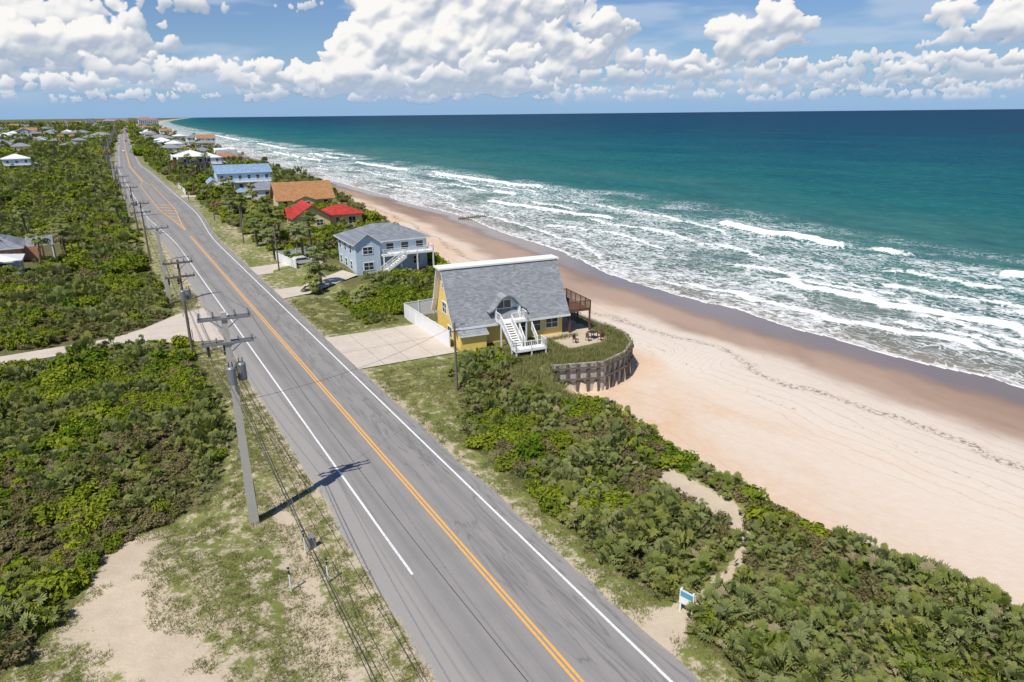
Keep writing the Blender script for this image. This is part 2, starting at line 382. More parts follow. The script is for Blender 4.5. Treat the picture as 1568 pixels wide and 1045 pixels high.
for k in range(1,4): dv.poly([(19.8+k*2.8,65.0,.066),(19.84+k*2.8,65.,.066),(19.84+k*2.8,77.2,.066),(19.8+k*2.8,77.2,.066)],WOOD)
dv.poly([(19.8,71,.070),(31,71,.070),(31,71.05,.070),(19.8,71.05,.070)],WOOD)
dv.obj('concrete_driveway')
sd=MB(); sd.poly([(-60,86.2,.03),(-12,87.0,.03),(0,87.4,.03),(4.5,85.2,.03),(9.6,83.2,.03),(9.6,100,.03),(6,98.5,.03),(1.6,93.5,.03),(-2,91.2,.03),(-12,90.4,.03),(-60,89.2,.03)],CONC); sd.obj('side_road')
dd=MB(); dd.poly([(19.9,117,.05),(30,118,.05),(33,123,.05),(33,126,.05),(19.9,124,.05)],CONC); dd.obj('concrete_driveway')
dd=MB(); dd.poly([(19.9,99,.05),(24,100,.05),(34,108,.05),(33,113,.05),(24,105.5,.05),(19.9,105,.05)],CONC); dd.obj('concrete_driveway')
dd=MB(); dd.poly([(22.4,250,.05),(33,252,.05),(33,259,.05),(22.4,258,.05)],CONC); dd.obj('concrete_driveway')

# ---------------------------------------------------------------- ocean
rw=np.concatenate([-steps(30,6000,lambda y:max(1.,.15*y))[::-1],steps(-29.3,60000,lambda y:.6 if y<150 else .6+(y-150)*.0065)])
sc_=np.concatenate([np.arange(-5,75,.4),75+steps(0,60000,lambda q:.5+.035*q)])
YO,SO=np.meshgrid(rw,sc_,indexing='ij'); XO=shore(YO)+SO; XB=XO-bend(YO)
wob=(fbm(YO/26,YO*0+3,50)-.5)*7+(fbm(YO/6,YO*0,54)-.5)*2
e=-1.2+wob
foam=np.zeros(YO.shape)
dsw=SO-e
foam=np.maximum(foam,np.where(dsw>0,np.exp(-dsw/2.1),0)*1.05)
patch=fbm(XO/11,YO/17,60)
foam=np.maximum(foam,(.74-.28*np.clip(SO/72,0,1))*(.36+.64*sst(.30,.60,patch))*sst(98,58,SO+20*(fbm(YO/40,YO*0,64)-.5)))
hgt=np.zeros(YO.shape)
def bore(s0,seed,thr,wid=2.2,ymin=-1e9,ymax=1e9,h=.5,amp=1.):
    global foam,hgt
    sc=s0+(fbm(YO/34,YO*0+seed,70+seed)-.5)*16+(fbm(YO/7,YO*0,80+seed)-.5)*4
    p=sst(thr,thr+.1,fbm(YO/22+7*seed,YO*0,90+seed,3))*(YO>ymin)*(YO<ymax)
    d=SO-sc; w=wid*(.3+1.2*fbm(YO/8,YO*0,95+seed))
    pr=np.where(d<0,np.exp(-(d/.5)**2),np.exp(-d/w))
    foam=np.maximum(foam,amp*p*pr); foam=np.maximum(foam,.60*p*np.where(d>0,np.exp(-d/10),0))
    hgt=np.maximum(hgt,h*p*np.exp(-((d-1.2)/1.6)**2))
bore(8,1,.34,2.4); bore(17,2,.38,2.6); bore(27,3,.41,2.6); bore(38,4,.46,2.8); bore(49,5,.5,2.6,ymin=110); bore(60,6,.56,3,ymin=150,h=.8)
def brk(pts,wid=2.4,h=1.1,amp=1.15):
    global foam,hgt
    ys=[p[1] for p in pts]; xs=[p[0] for p in pts]
    sc=np.interp(YO,ys,xs)+(fbm(YO/5,YO*0,120)-.5)*3.6+(fbm(YO/16,YO*0,121)-.5)*6
    p=sst(ys[0]-1.5,ys[0]+4,YO)*sst(ys[-1]+1.5,ys[-1]-4,YO)
    d=XB-sc; w=wid*(.2+1.5*fbm(YO/4,YO*0,125))
    foam=np.maximum(foam,amp*p*np.where(d<0,np.exp(-(d/.6)**2),np.exp(-(d/w)**2)))
    foam=np.maximum(foam,.50*p*np.where(d>0,np.exp(-d/10),0))
    hgt=np.maximum(hgt,h*p*np.exp(-((d-1.5)/1.8)**2))
brk([(146,93),(144.5,112),(145,137)],3.6,1.5); brk([(149,81),(148,92)],2.); brk([(145,40),(144,64)],3.2,1.4)
brk([(122,94),(123,120)],1.8,.7,.95); brk([(124,126),(123,145)],1.8,.7,.95); brk([(107,15),(107,42),(105,84)],2.6,.8); brk([(95,40),(92,70),(92,92)],2.2,.5)
brk([(98,10),(98,58)],1.8,.5,.95); brk([(132,52),(131,78)],1.6,.7,.9); brk([(113,58),(114,94)],1.5,.5,.85)
brk([(118,20),(116,52)],2.0,.6,.9); brk([(129,158),(122,190),(117,222)],2.6,.8); brk([(157,244),(154,290),(151,338)],3.4,1.3); brk([(150,372),(146,456)],3.,1.2)
brk([(137,228),(135,250)],3.,.9)
brk([(150,505),(148,590)],3,1.2); brk([(150,700),(150,860)],4,1.2); brk([(132,480),(128,640)],3,1.); brk([(148,1000),(150,1300)],5,1.2)
swl=np.zeros(YO.shape)
for i,s0 in enumerate((78,98,120,146)):
    sc=s0+(fbm(YO/60,YO*0+i,140+i)-.5)*26; swl+=.5*np.exp(-((SO-sc)/4)**2)
zt=-5+ hgt*sst(3,18,SO)+swl*.8*(SO<190)+(fbm(XO/6,YO/10,160)-.5)*.35*sst(4,20,SO)*sst(2500,300,SO)
ter=hz(XO,YO); zt=np.where(SO<3,np.where(dsw>0,np.maximum(ter+.02,-4.985),ter-.12),zt)
m,t=newmat('sea_water'); P=t.pos(); s=t.attr('s'); f=t.attr('foam')
lg=t.m('DIVIDE',t.m('LOGARITHM',t.m('ADD',t.m('MAXIMUM',s,0.),1.),10.),4.5)
pn=t.noise(t.scl(P,.012,.006,.0),1.,5,.55); pn2=t.noise(t.scl(P,.09,.035,0.),1.,5,.6)
lgw=t.m('ADD',lg,t.m('MULTIPLY',t.m('SUBTRACT',pn,.5),.20))
wc=t.ramp(lgw,[(0,(.30,.25,.19)),(.2,(.19,.20,.16)),(.3,(.12,.18,.15)),(.4,(.05,.155,.14)),(.49,(.012,.120,.124)),(.57,(.005,.080,.114)),(.66,(.006,.050,.096)),(1,(.006,.030,.085))])
wc=t.mix(t.mr(pn2,.35,.7,0.,.5),wc,t.mix(.5,wc,(.0,.035,.06)))
ch=t.noise(t.scl(P,.45,.18,0.),1.,5,.65); ch2=t.noise(t.scl(P,.05,.02,0.),1.,6,.6)
wc=t.mix(t.mr(ch,.52,.75,0.,.35),wc,t.mix(.5,wc,(.25,.38,.36)))
wc=t.mix(t.mr(ch,.48,.3,0.,.5),wc,t.mix(.6,wc,(0.,.03,.035)))
wc=t.mix(t.mr(ch2,.54,.68,0.,.45),wc,t.mix(.5,wc,(.0,.02,.05)))
fn=t.noise(t.scl(P,.9,.6,.5),1.,6,.7,.6); fn2=t.noise(P,4.,3,.6)
dv_=t.n('ShaderNodeVectorMath',{'operation':'ADD'}); t.set(dv_,0,t.scl(P,.55,.32,.3)); t.set(dv_,1,t.scl(t.n('ShaderNodeTexNoise',None,Vector=P,Scale=.3,Detail=5.).outputs[1],2.8,2.8,0))
vo=t.n('ShaderNodeTexVoronoi',{'feature':'DISTANCE_TO_EDGE'},Vector=dv_.outputs[0],Scale=1.3).outputs[0]
vo2=t.n('ShaderNodeTexVoronoi',{'feature':'DISTANCE_TO_EDGE'},Vector=dv_.outputs[0],Scale=.55).outputs[0]
w1=t.m('MULTIPLY',f,.31)
lace=t.m('MAXIMUM',t.mr(vo,w1,t.m('MULTIPLY',w1,.25)),t.m('MULTIPLY',t.mr(vo2,t.m('MULTIPLY',f,.2),0.),.9))
lace=t.m('MULTIPLY',lace,t.m('MULTIPLY',t.mr(f,.05,.4,0.,.9),t.mr(fn,.35,.57)))
solid=t.mr(t.m('ADD',f,t.m('MULTIPLY',t.m('SUBTRACT',fn,.5),1.3)),.66,.86)
cap=t.m('MULTIPLY',t.mr(t.noise(t.scl(P,.10,.035,0.),1.,7,.74),.685,.71),t.mr(s,60.,120.))
ff=t.m('MAXIMUM',t.m('MAXIMUM',lace,solid),t.m('MULTIPLY',cap,.8),clamp=True)
ff=t.m('MULTIPLY',ff,t.mr(fn2,.2,.55,.6,1.))
nb=t.bump(t.m('ADD',t.m('MULTIPLY',ch,1.),t.m('MULTIPLY',ch2,3.)),.7,.8)
d1=t.n('ShaderNodeBsdfDiffuse',None,Color=wc,Normal=nb); g1=t.n('ShaderNodeBsdfGlossy',None,Color=(.8,.9,1.),Roughness=.22,Normal=nb)
ms=t.n('ShaderNodeMixShader'); t.set(ms,0,.065); t.set(ms,1,d1.outputs[0]); t.set(ms,2,g1.outputs[0])
fo=t.n('ShaderNodeBsdfDiffuse',None,Color=(.78,.79,.78),Normal=t.bump(t.m('ADD',fn,fn2),.6,.3))
m2=t.n('ShaderNodeMixShader'); t.set(m2,0,ff); t.set(m2,1,ms.outputs[0]); t.set(m2,2,fo.outputs[0]); t.out(m2.outputs[0])
gridmesh('ocean',XO,YO,zt,{'s':SO,'foam':foam},m)

# ---------------------------------------------------------------- foliage sources
def leafmat(name,c1,c2,c3,trans=.28):
    m,t=newmat(name); P=t.pos(); oi=t.n('ShaderNodeObjectInfo').outputs['Random']
    n=t.noise(P,.14,2,.5)
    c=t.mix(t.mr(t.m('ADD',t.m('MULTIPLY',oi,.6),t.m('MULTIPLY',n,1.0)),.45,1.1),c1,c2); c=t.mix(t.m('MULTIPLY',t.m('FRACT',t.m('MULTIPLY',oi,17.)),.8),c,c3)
    a=t.attr('shade_tint'); c=t.mix(a,t.mix(.55,c,(0.012,.016,.003)),c)  # painted shade: leaf colour darkens toward plant interior and base
    b=t.n('ShaderNodeBsdfDiffuse',None,Color=c)
    tr=t.n('ShaderNodeBsdfTranslucent',None,Color=t.mix(.4,c,(.24,.29,.03)))
    ms=t.n('ShaderNodeMixShader'); t.set(ms,0,trans); t.set(ms,1,b.outputs[0]); t.set(ms,2,tr.outputs[0]); t.out(ms.outputs[0]); return m
L_PAL=leafmat('palmetto_leaf',(.18,.235,.04),(.34,.35,.085),(.29,.32,.15))
L_SHR=leafmat('shrub_leaf',(.10,.18,.014),(.30,.345,.028),(.19,.225,.03))
L_OLV=leafmat('olive_shrub_leaf',(.14,.15,.04),(.26,.22,.095),(.24,.19,.11))
L_DRY=leafmat('dry_frond',(.36,.31,.18),(.44,.39,.25),(.38,.31,.18),.15)
L_GRS=leafmat('grass_blade',(.15,.20,.04),(.29,.29,.10),(.35,.31,.16),.3)
STEM=mat('bark',(.16,.12,.085),.9,.3,5.)
def raw(name,V,F,FM,mats,shade_tint):
    me=bpy.data.meshes.new(name); me.from_pydata(V,[],F)
    for q in mats: me.materials.append(q)
    me.polygons.foreach_set('material_index',FM); at=me.attributes.new('shade_tint','FLOAT','POINT'); at.data.foreach_set('value',shade_tint); me.update(); return me
def fan(V,F,FM,TN,hub,dirv,rad,mi,rnd,nl=13,shade_tint=1.,wd=.085,droop=.22):
    d=Vector(dirv).normalized(); side=d.cross(Vector((0,0,1)))
    side=side.normalized() if side.length>.01 else Vector((1,0,0)); up=side.cross(d)
    for i in range(nl):
        a=math.radians(-118+236*i/(nl-1))+rnd.uniform(-.05,.05)
        v=(d*math.cos(a)+side*math.sin(a)); r=rad*(1-.22*abs(a)/2.1)*rnd.uniform(.85,1.08)
        w=side*math.cos(a)-d*math.sin(a); lift=up*(.07*rad*(1 if i%2 else -.3)); dr=Vector((0,0,-droop*rad*rnd.uniform(.4,1.4)))
        k=len(V); hub=Vector(hub)
        V+= [tuple(hub),tuple(hub+v*r*.58+w*(wd*rad)+lift),tuple(hub+v*r+dr+lift*.3),tuple(hub+v*r*.58-w*(wd*rad)+lift*.4)]
        TN+=[.55*shade_tint,.95*shade_tint,1.*shade_tint,.85*shade_tint]; F.append((k,k+1,k+2,k+3)); FM.append(mi)
def palmetto(seed,dry=.12,h=.9,n=16):
    rnd=random.Random(seed); V=[];F=[];FM=[];TN=[]
    for i in range(n):
        az=rnd.uniform(0,6.283); el=rnd.uniform(.2,1.4); L=rnd.uniform(.4,1.)*h
        d=Vector((math.cos(az)*math.cos(el),math.sin(az)*math.cos(el),math.sin(el))); hub=d*L
        o=Vector((rnd.uniform(-.5,.5),rnd.uniform(-.5,.5),0))
        k=len(V); w=Vector((-math.sin(az),math.cos(az),0))*.018
        V+=[tuple(o-w),tuple(o+w),tuple(o+hub+w),tuple(o+hub-w)]; TN+=[.1,.1,.5,.5]; F.append((k,k+1,k+2,k+3)); FM.append(0)
        d2=Vector((d.x,d.y,rnd.uniform(-.2,1.3)))
        isd=(el<.6 and rnd.random()<dry*2.5)
        fan(V,F,FM,TN,o+hub,d2,rnd.uniform(.26,.42),1 if isd else 0,rnd,13,rnd.uniform(.65,1.) if el>.5 else .6,.125,.10)
    return raw('palmetto_src',V,F,FM,[L_PAL,L_DRY],TN)
def shrub(seed,mt,n=280,ls=.15,flat=.75):
    rnd=random.Random(seed); V=[];F=[];FM=[];TN=[]
    lobes=[(Vector((rnd.uniform(-.6,.6),rnd.uniform(-.6,.6),rnd.uniform(.1,.65)*flat)),rnd.uniform(.28,.5)) for _ in range(9)]
    for i in range(n):
        c,r=rnd.choice(lobes); d=Vector((rnd.gauss(0,1),rnd.gauss(0,1),abs(rnd.gauss(0,1))*.9+.1)).normalized()
        rr=r*rnd.uniform(.65,1.15); p=c+d*rr; nrm=(d+Vector((rnd.uniform(-.7,.7),rnd.uniform(-.7,.7),rnd.uniform(-.3,.8)))).normalized()
        a=nrm.orthogonal().normalized(); b=nrm.cross(a); th=rnd.uniform(0,6.28); a,b=a*math.cos(th)+b*math.sin(th),b*math.cos(th)-a*math.sin(th)
        s=ls*rnd.uniform(.6,1.3); k=len(V)
        V+=[tuple(p-a*s),tuple(p+b*s*.5),tuple(p+a*s),tuple(p-b*s*.5)]
        tn=min(1,max(.0,(rr/r-.55)*1.4+.55*p.z)); TN+=[tn]*4; F.append((k,k+1,k+2,k+3)); FM.append(0)  # inner and lower leaves get darker, shade put into the colour
    for c,r in lobes:
        k=len(V); q=r*.62
        for j in range(3):
            zz=c.z+q*(-.9,0,.75)[j]; rr=q*(.6,1.,.55)[j]
            for i in range(6):
                a=i*1.047; V.append((c.x+rr*math.cos(a),c.y+rr*math.sin(a),zz)); TN.append(.15)  # dark core, painted as the shade inside the bush
        for j in range(2):
            for i in range(6): F.append((k+j*6+i,k+j*6+(i+1)%6,k+(j+1)*6+(i+1)%6,k+(j+1)*6+i)); FM.append(0)
        F.append(tuple(k+12+i for i in range(6))); FM.append(0)
    return raw('shrub_src',V,F,FM,[mt],TN)
def tuft(seed):
    rnd=random.Random(seed); V=[];F=[];FM=[];TN=[]
    for i in range(26):
        a=rnd.uniform(0,6.28); o=Vector((rnd.gauss(0,.16),rnd.gauss(0,.16),0)); L=rnd.uniform(.12,.34); d=Vector((math.cos(a)*.6,math.sin(a)*.6,1)).normalized()
        w=Vector((-math.sin(a),math.cos(a),0))*.018; k=len(V)
        V+=[tuple(o-w),tuple(o+w),tuple(o+d*L)]; TN+=[.5,.5,1.]; F.append((k,k+1,k+2)); FM.append(0)
    return raw('tuft_src',V,F,FM,[L_GRS],TN)
def srccoll(name,meshes):
    c=bpy.data.collections.new(name)
    for i,me in enumerate(meshes):
        o=bpy.data.objects.new(f'{name}_{i}',me); c.objects.link(o)
    return c
def instancer(name,pts,rot,scl,idx,coll):
    me=bpy.data.meshes.new(name); me.vertices.add(len(pts)); me.vertices.foreach_set('co',np.asarray(pts,np.float32).ravel())
    a=me.attributes.new('rot','FLOAT_VECTOR','POINT'); a.data.foreach_set('vector',np.asarray(rot,np.float32).ravel())
    a=me.attributes.new('scl','FLOAT_VECTOR','POINT'); a.data.foreach_set('vector',np.asarray(scl,np.float32).ravel())
    a=me.attributes.new('idx','INT','POINT'); a.data.foreach_set('value',np.asarray(idx,np.int32))
    o=bpy.data.objects.new(name,me); scene.collection.objects.link(o)
    ng=bpy.data.node_groups.new(name,'GeometryNodeTree')
    ng.interface.new_socket('Geometry',in_out='INPUT',socket_type='NodeSocketGeometry'); ng.interface.new_socket('Geometry',in_out='OUTPUT',socket_type='NodeSocketGeometry')
    gi=ng.nodes.new('NodeGroupInput'); go=ng.nodes.new('NodeGroupOutput'); ip=ng.nodes.new('GeometryNodeInstanceOnPoints'); ci=ng.nodes.new('GeometryNodeCollectionInfo')
    ci.inputs['Collection'].default_value=coll; ci.inputs['Separate Children'].default_value=True; ci.inputs['Reset Children'].default_value=True
    def na(nm,ty):
        nd=ng.nodes.new('GeometryNodeInputNamedAttribute'); nd.data_type=ty; nd.inputs[0].default_value=nm
        return next(q for q in nd.outputs if q.enabled and q.name=='Attribute')
    L=ng.links.new; L(gi.outputs[0],ip.inputs['Points']); L(ci.outputs[0],ip.inputs['Instance']); ip.inputs['Pick Instance'].default_value=True
    L(na('idx','INT'),ip.inputs['Instance Index']); L(na('rot','FLOAT_VECTOR'),ip.inputs['Rotation']); L(na('scl','FLOAT_VECTOR'),ip.inputs['Scale']); L(ip.outputs[0],go.inputs[0])
    md=o.modifiers.new('scatter','NODES'); md.node_group=ng; return o

FOOT=[(30,52,63,82),(33,48.5,107,121),(35,53.5,157,173),(40,62,197,214),(36,52,230,243),(32,57,260,281),(30,46,345,365),(-32,-9,146,170),(-26,-13,138,147),(19,34,64,78),(19.5,34,98,113),(19.5,34,116,127)]
def clear(x,Y):
    k=np.ones(x.shape,bool)
    for a,b,c,d in FOOT: k&=~((x>a-.6)&(x<b+.6)&(Y>c-.6)&(Y<d+.6))
    k&=~((x>-200)&(x<10)&(Y>np.interp(x,[-60,0,4.5,9.6],[85,86.4,84.3,82]))&(Y<np.interp(x,[-60,-2,1.6,6,9.6],[90.5,92.3,94.5,99.5,101])))
    return k
def sample(x0,x1,y0,y1,sp):
    nx=int((x1-x0)/sp);ny=int((y1-y0)/sp); a,b=np.meshgrid(np.arange(nx),np.arange(ny))
    return (x0+(a.ravel()+rng.random(a.size))*sp),(y0+(b.ravel()+rng.random(a.size))*sp)
def brush(x,Y,mar=0.4):
    X=x+bend(Y); eL=np.interp(Y,*EL)+(fbm(Y/3,Y*0,200)-.5)*2.2; eR=np.interp(Y,*ER)+(fbm(Y/3,Y*0+5,210)-.5)*1.8
    te=toe(Y)-bend(Y)+(fbm(Y/4,Y*0+9,220)-.5)*4.5
    L=(x<eL-mar); Rr=(x>eR+mar)&(x<te-1.2)
    pol=inpoly(x,Y,POLY)
    Rr&=~(pol|((x>36)&(Y>53)&(Y<80)))
    Rr&=~((Y>45)&(Y<57)&(x>31.5+.0*Y+2.5*(fbm(x/3,Y/3,222)-.5)))
    Rr&=dpoly(x,Y,PATH)>pathw(x,Y)+.30
    return (L|Rr)&clear(x,Y),L
P_=[];Rt=[];Sc=[];Ix=[]
def emit(x,Y,base,idxf,zoff=-.05):
    X=x+bend(Y); z=hz(X,Y)+zoff; n=len(x)
    P_.append(np.stack([X,Y,z],-1)); Rt.append(np.stack([rng.normal(0,.1,n),rng.normal(0,.1,n),rng.random(n)*6.283],-1))
    s=base*rng.uniform(.65,1.35,n); Sc.append(np.stack([s,s,s*rng.uniform(.75,1.25,n)],-1)); Ix.append(idxf)
# collection: 0-3 palmetto, 4-7 green shrub, 8-9 olive shrub
bands=[(0,75,.75,.82),(75,130,1.15,1.1),(130,240,1.9,1.6),(240,500,3.2,2.5),(500,1200,6.5,4.6),(1200,3200,13,8)]
for y0,y1,sp,bs_ in bands:
    xm=-22-.14*y1
    x,Y=sample(xm,95 if y1<600 else 85,y0,y1,sp)
    k,L=brush(x,Y)
    if y0>=130:
        k&=(L|(rng.random(x.size)<.45))
    hole=fbm(x/3.2,Y/3.2,230); k&=hole>.25+.10*(rng.random(x.size))
    x,Y,L=x[k],Y[k],L[k]
    if y0<500: nn=fbm(x/5,Y/5,240)+.14*(rng.random(x.size)-.5)
    else: nn=fbm(x/30,Y/30,240)
    hh=.5+1.05*fbm(x/4.,Y/4.,250,2)
    r=rng.random(x.size); oo=fbm(x/8,Y/8,255,3)
    pal=np.where(L,nn>.48,np.where(Y<29,nn>.38,nn>.5)); olv=(oo<.43)&(r<.65)|(r<.07)
    pal=pal&~((oo<.41)&(r<.5))
    idx=np.where(pal,rng.integers(0,4,x.size),np.where(olv,rng.integers(8,10,x.size),rng.integers(4,8,x.size)))
    emit(x,Y,bs_*hh*np.where(pal,1.10,1.0)*np.where((~L)&(Y>54)&(Y<66),1.15,1.)*np.where(olv&~pal,.8,1.),idx)
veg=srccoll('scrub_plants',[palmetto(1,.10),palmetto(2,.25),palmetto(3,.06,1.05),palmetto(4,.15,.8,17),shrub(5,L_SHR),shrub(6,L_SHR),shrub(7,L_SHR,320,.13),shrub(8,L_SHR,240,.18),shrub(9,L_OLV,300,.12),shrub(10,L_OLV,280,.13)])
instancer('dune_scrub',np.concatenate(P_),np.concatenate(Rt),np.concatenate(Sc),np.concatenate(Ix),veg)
nscrub=sum(len(q) for q in Ix)
P_=[];Rt=[];Sc=[];Ix=[]
x,Y=sample(-9,52,14,110,.32)
eL=np.interp(Y,*EL);eR=np.interp(Y,*ER)
g1=((x>eL-.5)&(x<9.35))|((x>20.1)&(x<eR+1))|(inpoly(x,Y,POLY)&~((x>42)&(x<49.5)&(Y>58.6)))|((x>30.5)&(x<toe(Y)-1)&(Y>44)&(Y<57))
pat=fbm(x/1.3,Y/1.3,260)-.36*np.exp(-(dpoly(x,Y,SPATCH)/1.7)**2)
k=g1&clear(x,Y)&(pat>.40)&(dpoly(x,Y,PATH)>.9)
wallpad=(x>31)&(x<46)&(Y>62.5)&(Y<66); k|=wallpad&inpoly(x,Y,POLY)&(Y<63.2)
x,Y=x[k],Y[k]; emit(x,Y,np.where((x>30)&(Y>44),1.3,.75),rng.integers(0,3,x.size),-.01)
x,Y=sample(33,52,53,64,.28); k=inpoly(x,Y,POLY)&(dpoly(x,Y,WALL)<2.6); x,Y=x[k],Y[k]; emit(x,Y,1.25,rng.integers(0,3,x.size),-.01)
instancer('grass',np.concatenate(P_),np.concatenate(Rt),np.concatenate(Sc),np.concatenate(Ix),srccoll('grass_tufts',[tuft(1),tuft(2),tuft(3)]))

# ---------------------------------------------------------------- palms
def palm(seed,h):
    rnd=random.Random(seed); V=[];F=[];FM=[];TN=[]
    lx,ly=rnd.uniform(-.4,.4),rnd.uniform(-.4,.4); n=8; segs=7
    for j in range(segs+1):
        f=j/segs; r=.2-.05*f+(.03 if j%2 else 0)
        for i in range(n): a=i*2*math.pi/n; V.append((lx*f*f+r*math.cos(a),ly*f*f+r*math.sin(a),h*f)); TN.append(1.)
    for j in range(segs):
        for i in range(n): F.append((j*n+i,j*n+(i+1)%n,(j+1)*n+(i+1)%n,(j+1)*n+i)); FM.append(2)
    top=Vector((lx,ly,h))
    for i in range(30):
        az=rnd.uniform(0,6.28); el=rnd.uniform(-.7,1.3); L=rnd.uniform(.8,1.25)
        d=Vector((math.cos(az)*math.cos(el),math.sin(az)*math.cos(el),math.sin(el))); hub=top+d*L; k=len(V); w=Vector((-math.sin(az),math.cos(az),0))*.025
        V+=[tuple(top-w),tuple(top+w),tuple(hub+w),tuple(hub-w)]; TN+=[.3]*4; F.append((k,k+1,k+2,k+3)); FM.append(0)
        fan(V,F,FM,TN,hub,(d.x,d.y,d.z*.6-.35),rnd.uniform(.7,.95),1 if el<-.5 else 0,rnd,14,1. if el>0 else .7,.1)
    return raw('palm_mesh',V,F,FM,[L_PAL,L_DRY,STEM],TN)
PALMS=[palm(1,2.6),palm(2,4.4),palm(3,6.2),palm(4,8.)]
for (x,y,i) in [(25.8,103,0),(27,104.6,1),(30.,127,1),(32.5,131,2),(30.5,133,1),(25.5,130,1),(27.5,146,2),(26,150,1),(28,153,2),(29,146,1),(27.5,157,2),(25,143,1),(27,139,1),(29,141,2),(30,163,2),(31,171,1),(28,176,2),(33,186,2),(37,189,1),(27.5,190,1),(29,196,2),(30,214,2),(33,222,2),(28,236,1),(27,262,1),(31,300,2),(30,318,3),(34,328,3),(27,337,3),(38,334,3),(36,340,3),(42,341,3),(28,352,3),(27,345,3),(30,372,3),(33,384,3),(28,395,2),(-17,136,2),(-11.5,146,1),(-19,137,2),(-9,165,1),(-15,175,2),(-8,154,1),(-35,205,2),(2.5,196,1),(-2,250,2),(-9,310,2),(1,345,2),(30,430,3),(33,470,3),(27,520,3),(5,420,3),(3,520,3),(-12,480,3),(28,600,3),(32,660,3),(4,640,3)]:
    place('palm_tree',PALMS[i],(x+float(bend(y)),y,-.1),rng.random()*6.28,.9+.3*rng.random())
place('palm_shrub',PALMS[0],(29.6,91.6,-1.6),1.,1.05); place('palm_shrub',PALMS[0],(28.3,90.6,-1.9),2.,1.); place('palm_shrub',PALMS[0],(24.6,102,-1.7),2.5,1.1)

# ---------------------------------------------------------------- A-shaped yellow house
h=MB(); prof=[(0,2.45),(1.1,4.0),(3.7,8.35),(5.5,8.35),(7.3,4.2),(8.3,2.6)]
LX=14.3
h.box(.3,13.6,.7,7.8,-1.5,2.75,YEL)
for x,sg in((.25,-1),(13.65,1)):
    ins=[(.35,2.45),(1.35,3.95),(3.85,8.2),(5.35,8.2),(7.05,4.1),(7.95,2.6)]
    h.poly([(x,a,b) for a,b in ins],YEL)
for i in range(len(prof)-1):
    (a,za),(b_,zb)=prof[i],prof[i+1]; mm=R_WHITE if i==2 else R_GREY
    h.poly([(-.35,a,za),(LX,a,za),(LX,b_,zb),(-.35,b_,zb)],mm)
    nx,nz=(zb-za),-(b_-a); l=math.hypot(nx,nz); ox,oz=nx/l*.2,nz/l*.2
    h.poly([(-.35,a+ox,za+oz),(LX,a+ox,za+oz),(LX,b_+ox,zb+oz),(-.35,b_+ox,zb+oz)],WHITE)
    for x in(-.35,LX): h.poly([(x,a,za),(x,b_,zb),(x,b_+ox,zb+oz),(x,a+ox,za+oz)],WHITE)
h.box(-.6,LX+.25,3.55,5.65,8.37,8.55,WHITE)
h.box(-.36,LX+.01,-.06,.02,2.2,2.44,WHITE)
h.win('W',4.6,6.0,1.1,1.2,.25); h.win('W',4.6,3.1,1.4,1.2,.25); h.win('W',3.,.6,1.4,1.2,.3)
h.win('S',1.7,.9,2.2,.7,.7); h.win('S',10.2,.7,1.,1.5,.7); h.win('S',12.2,.9,1.5,1.1,.7); h.win('S',8.6,.9,.8,1.1,.7)
h.box(.32,3.4,-.6,.7,-1.5,1.75,YEL); h.poly([(.1,-.9,1.76),(3.6,-.9,1.76),(3.6,.72,2.46),(.1,.72,2.46)],R_GREY); h.box(.1,3.6,-.94,-.9,1.6,1.76,WHITE)
dx=6.4; cu=[(-2.4,3.75),(-1.9,3.95),(-1.5,4.35),(-1.1,4.85),(-.65,5.3),(-.2,5.5),(.2,5.5),(.65,5.3),(1.1,4.85),(1.5,4.35),(1.9,3.95),(2.4,3.75)]
for (xa,za),(xb,zb) in zip(cu[:-1],cu[1:]):
    h.poly([(dx+xa,.1,za),(dx+xb,.1,zb),(dx+xb,3.2,zb),(dx+xa,3.2,za)],R_GREY)
    h.poly([(dx+xa,.1,za),(dx+xb,.1,zb),(dx+xb*.97,.1,zb-.16),(dx+xa*.97,.1,za-.16)],R_SLATE)
    h.poly([(dx+xa*.97,.1,za-.16),(dx+xb*.97,.1,zb-.16),(dx+xb*.97,3.,zb-.16),(dx+xa*.97,3.,za-.16)],R_SLATE)
inn=[(dx+xa*.96,1.0,za-.17) for xa,za in cu[1:-1]]
h.poly(inn+[(dx+1.5,1.0,2.76),(dx-1.5,1.0,2.76)],BLUEG)
h.box(dx-1.55,dx-1.42,.15,.99,2.75,4.3,WHITE); h.box(dx+1.42,dx+1.55,.15,.99,2.75,4.3,WHITE)
h.win('S',dx-.2,2.9,1.7,1.9,1.0)
h.box(4.9,8.2,-1.2,1.2,2.6,2.75,WHITE)
for x in(5,8.1): h.box(x-.07,x+.07,-1.15,-1.01,-1.5,2.6,WHITE)
h.rail((6.3,-1.15,2.75),(8.15,-1.15,2.75),WHITE); h.rail((8.15,-1.15,2.75),(8.15,.5,2.75),WHITE); h.rail((4.95,-1.15,2.75),(4.95,.5,2.75),WHITE)
for i in range(10):
    y=-1.2-i*.29; z=2.6-i*.19; h.box(5.0,6.2,y-.32,y,z-.19,z-.12,WHITE)
for x in(5.0,6.25): h.beam((x,-1.2,2.55),(x,-4.1,.75),.06,.3,WHITE); h.rail((x,-1.2,2.6),(x,-4.1,.75),WHITE,.95,1.)
h.box(4.9,8.6,-5.5,-4.1,.6,.75,WHITE)
h.rail((4.95,-5.45,.75),(8.55,-5.45,.75),WHITE); h.rail((8.55,-5.45,.75),(8.55,-4.15,.75),WHITE); h.rail((4.95,-5.45,.75),(4.95,-4.15,.75),WHITE)
for x in(5,6.8,8.5):
    for y in(-5.4,-4.2): h.box(x-.07,x+.07,y-.07,y+.07,-1.,.6,WHITE)
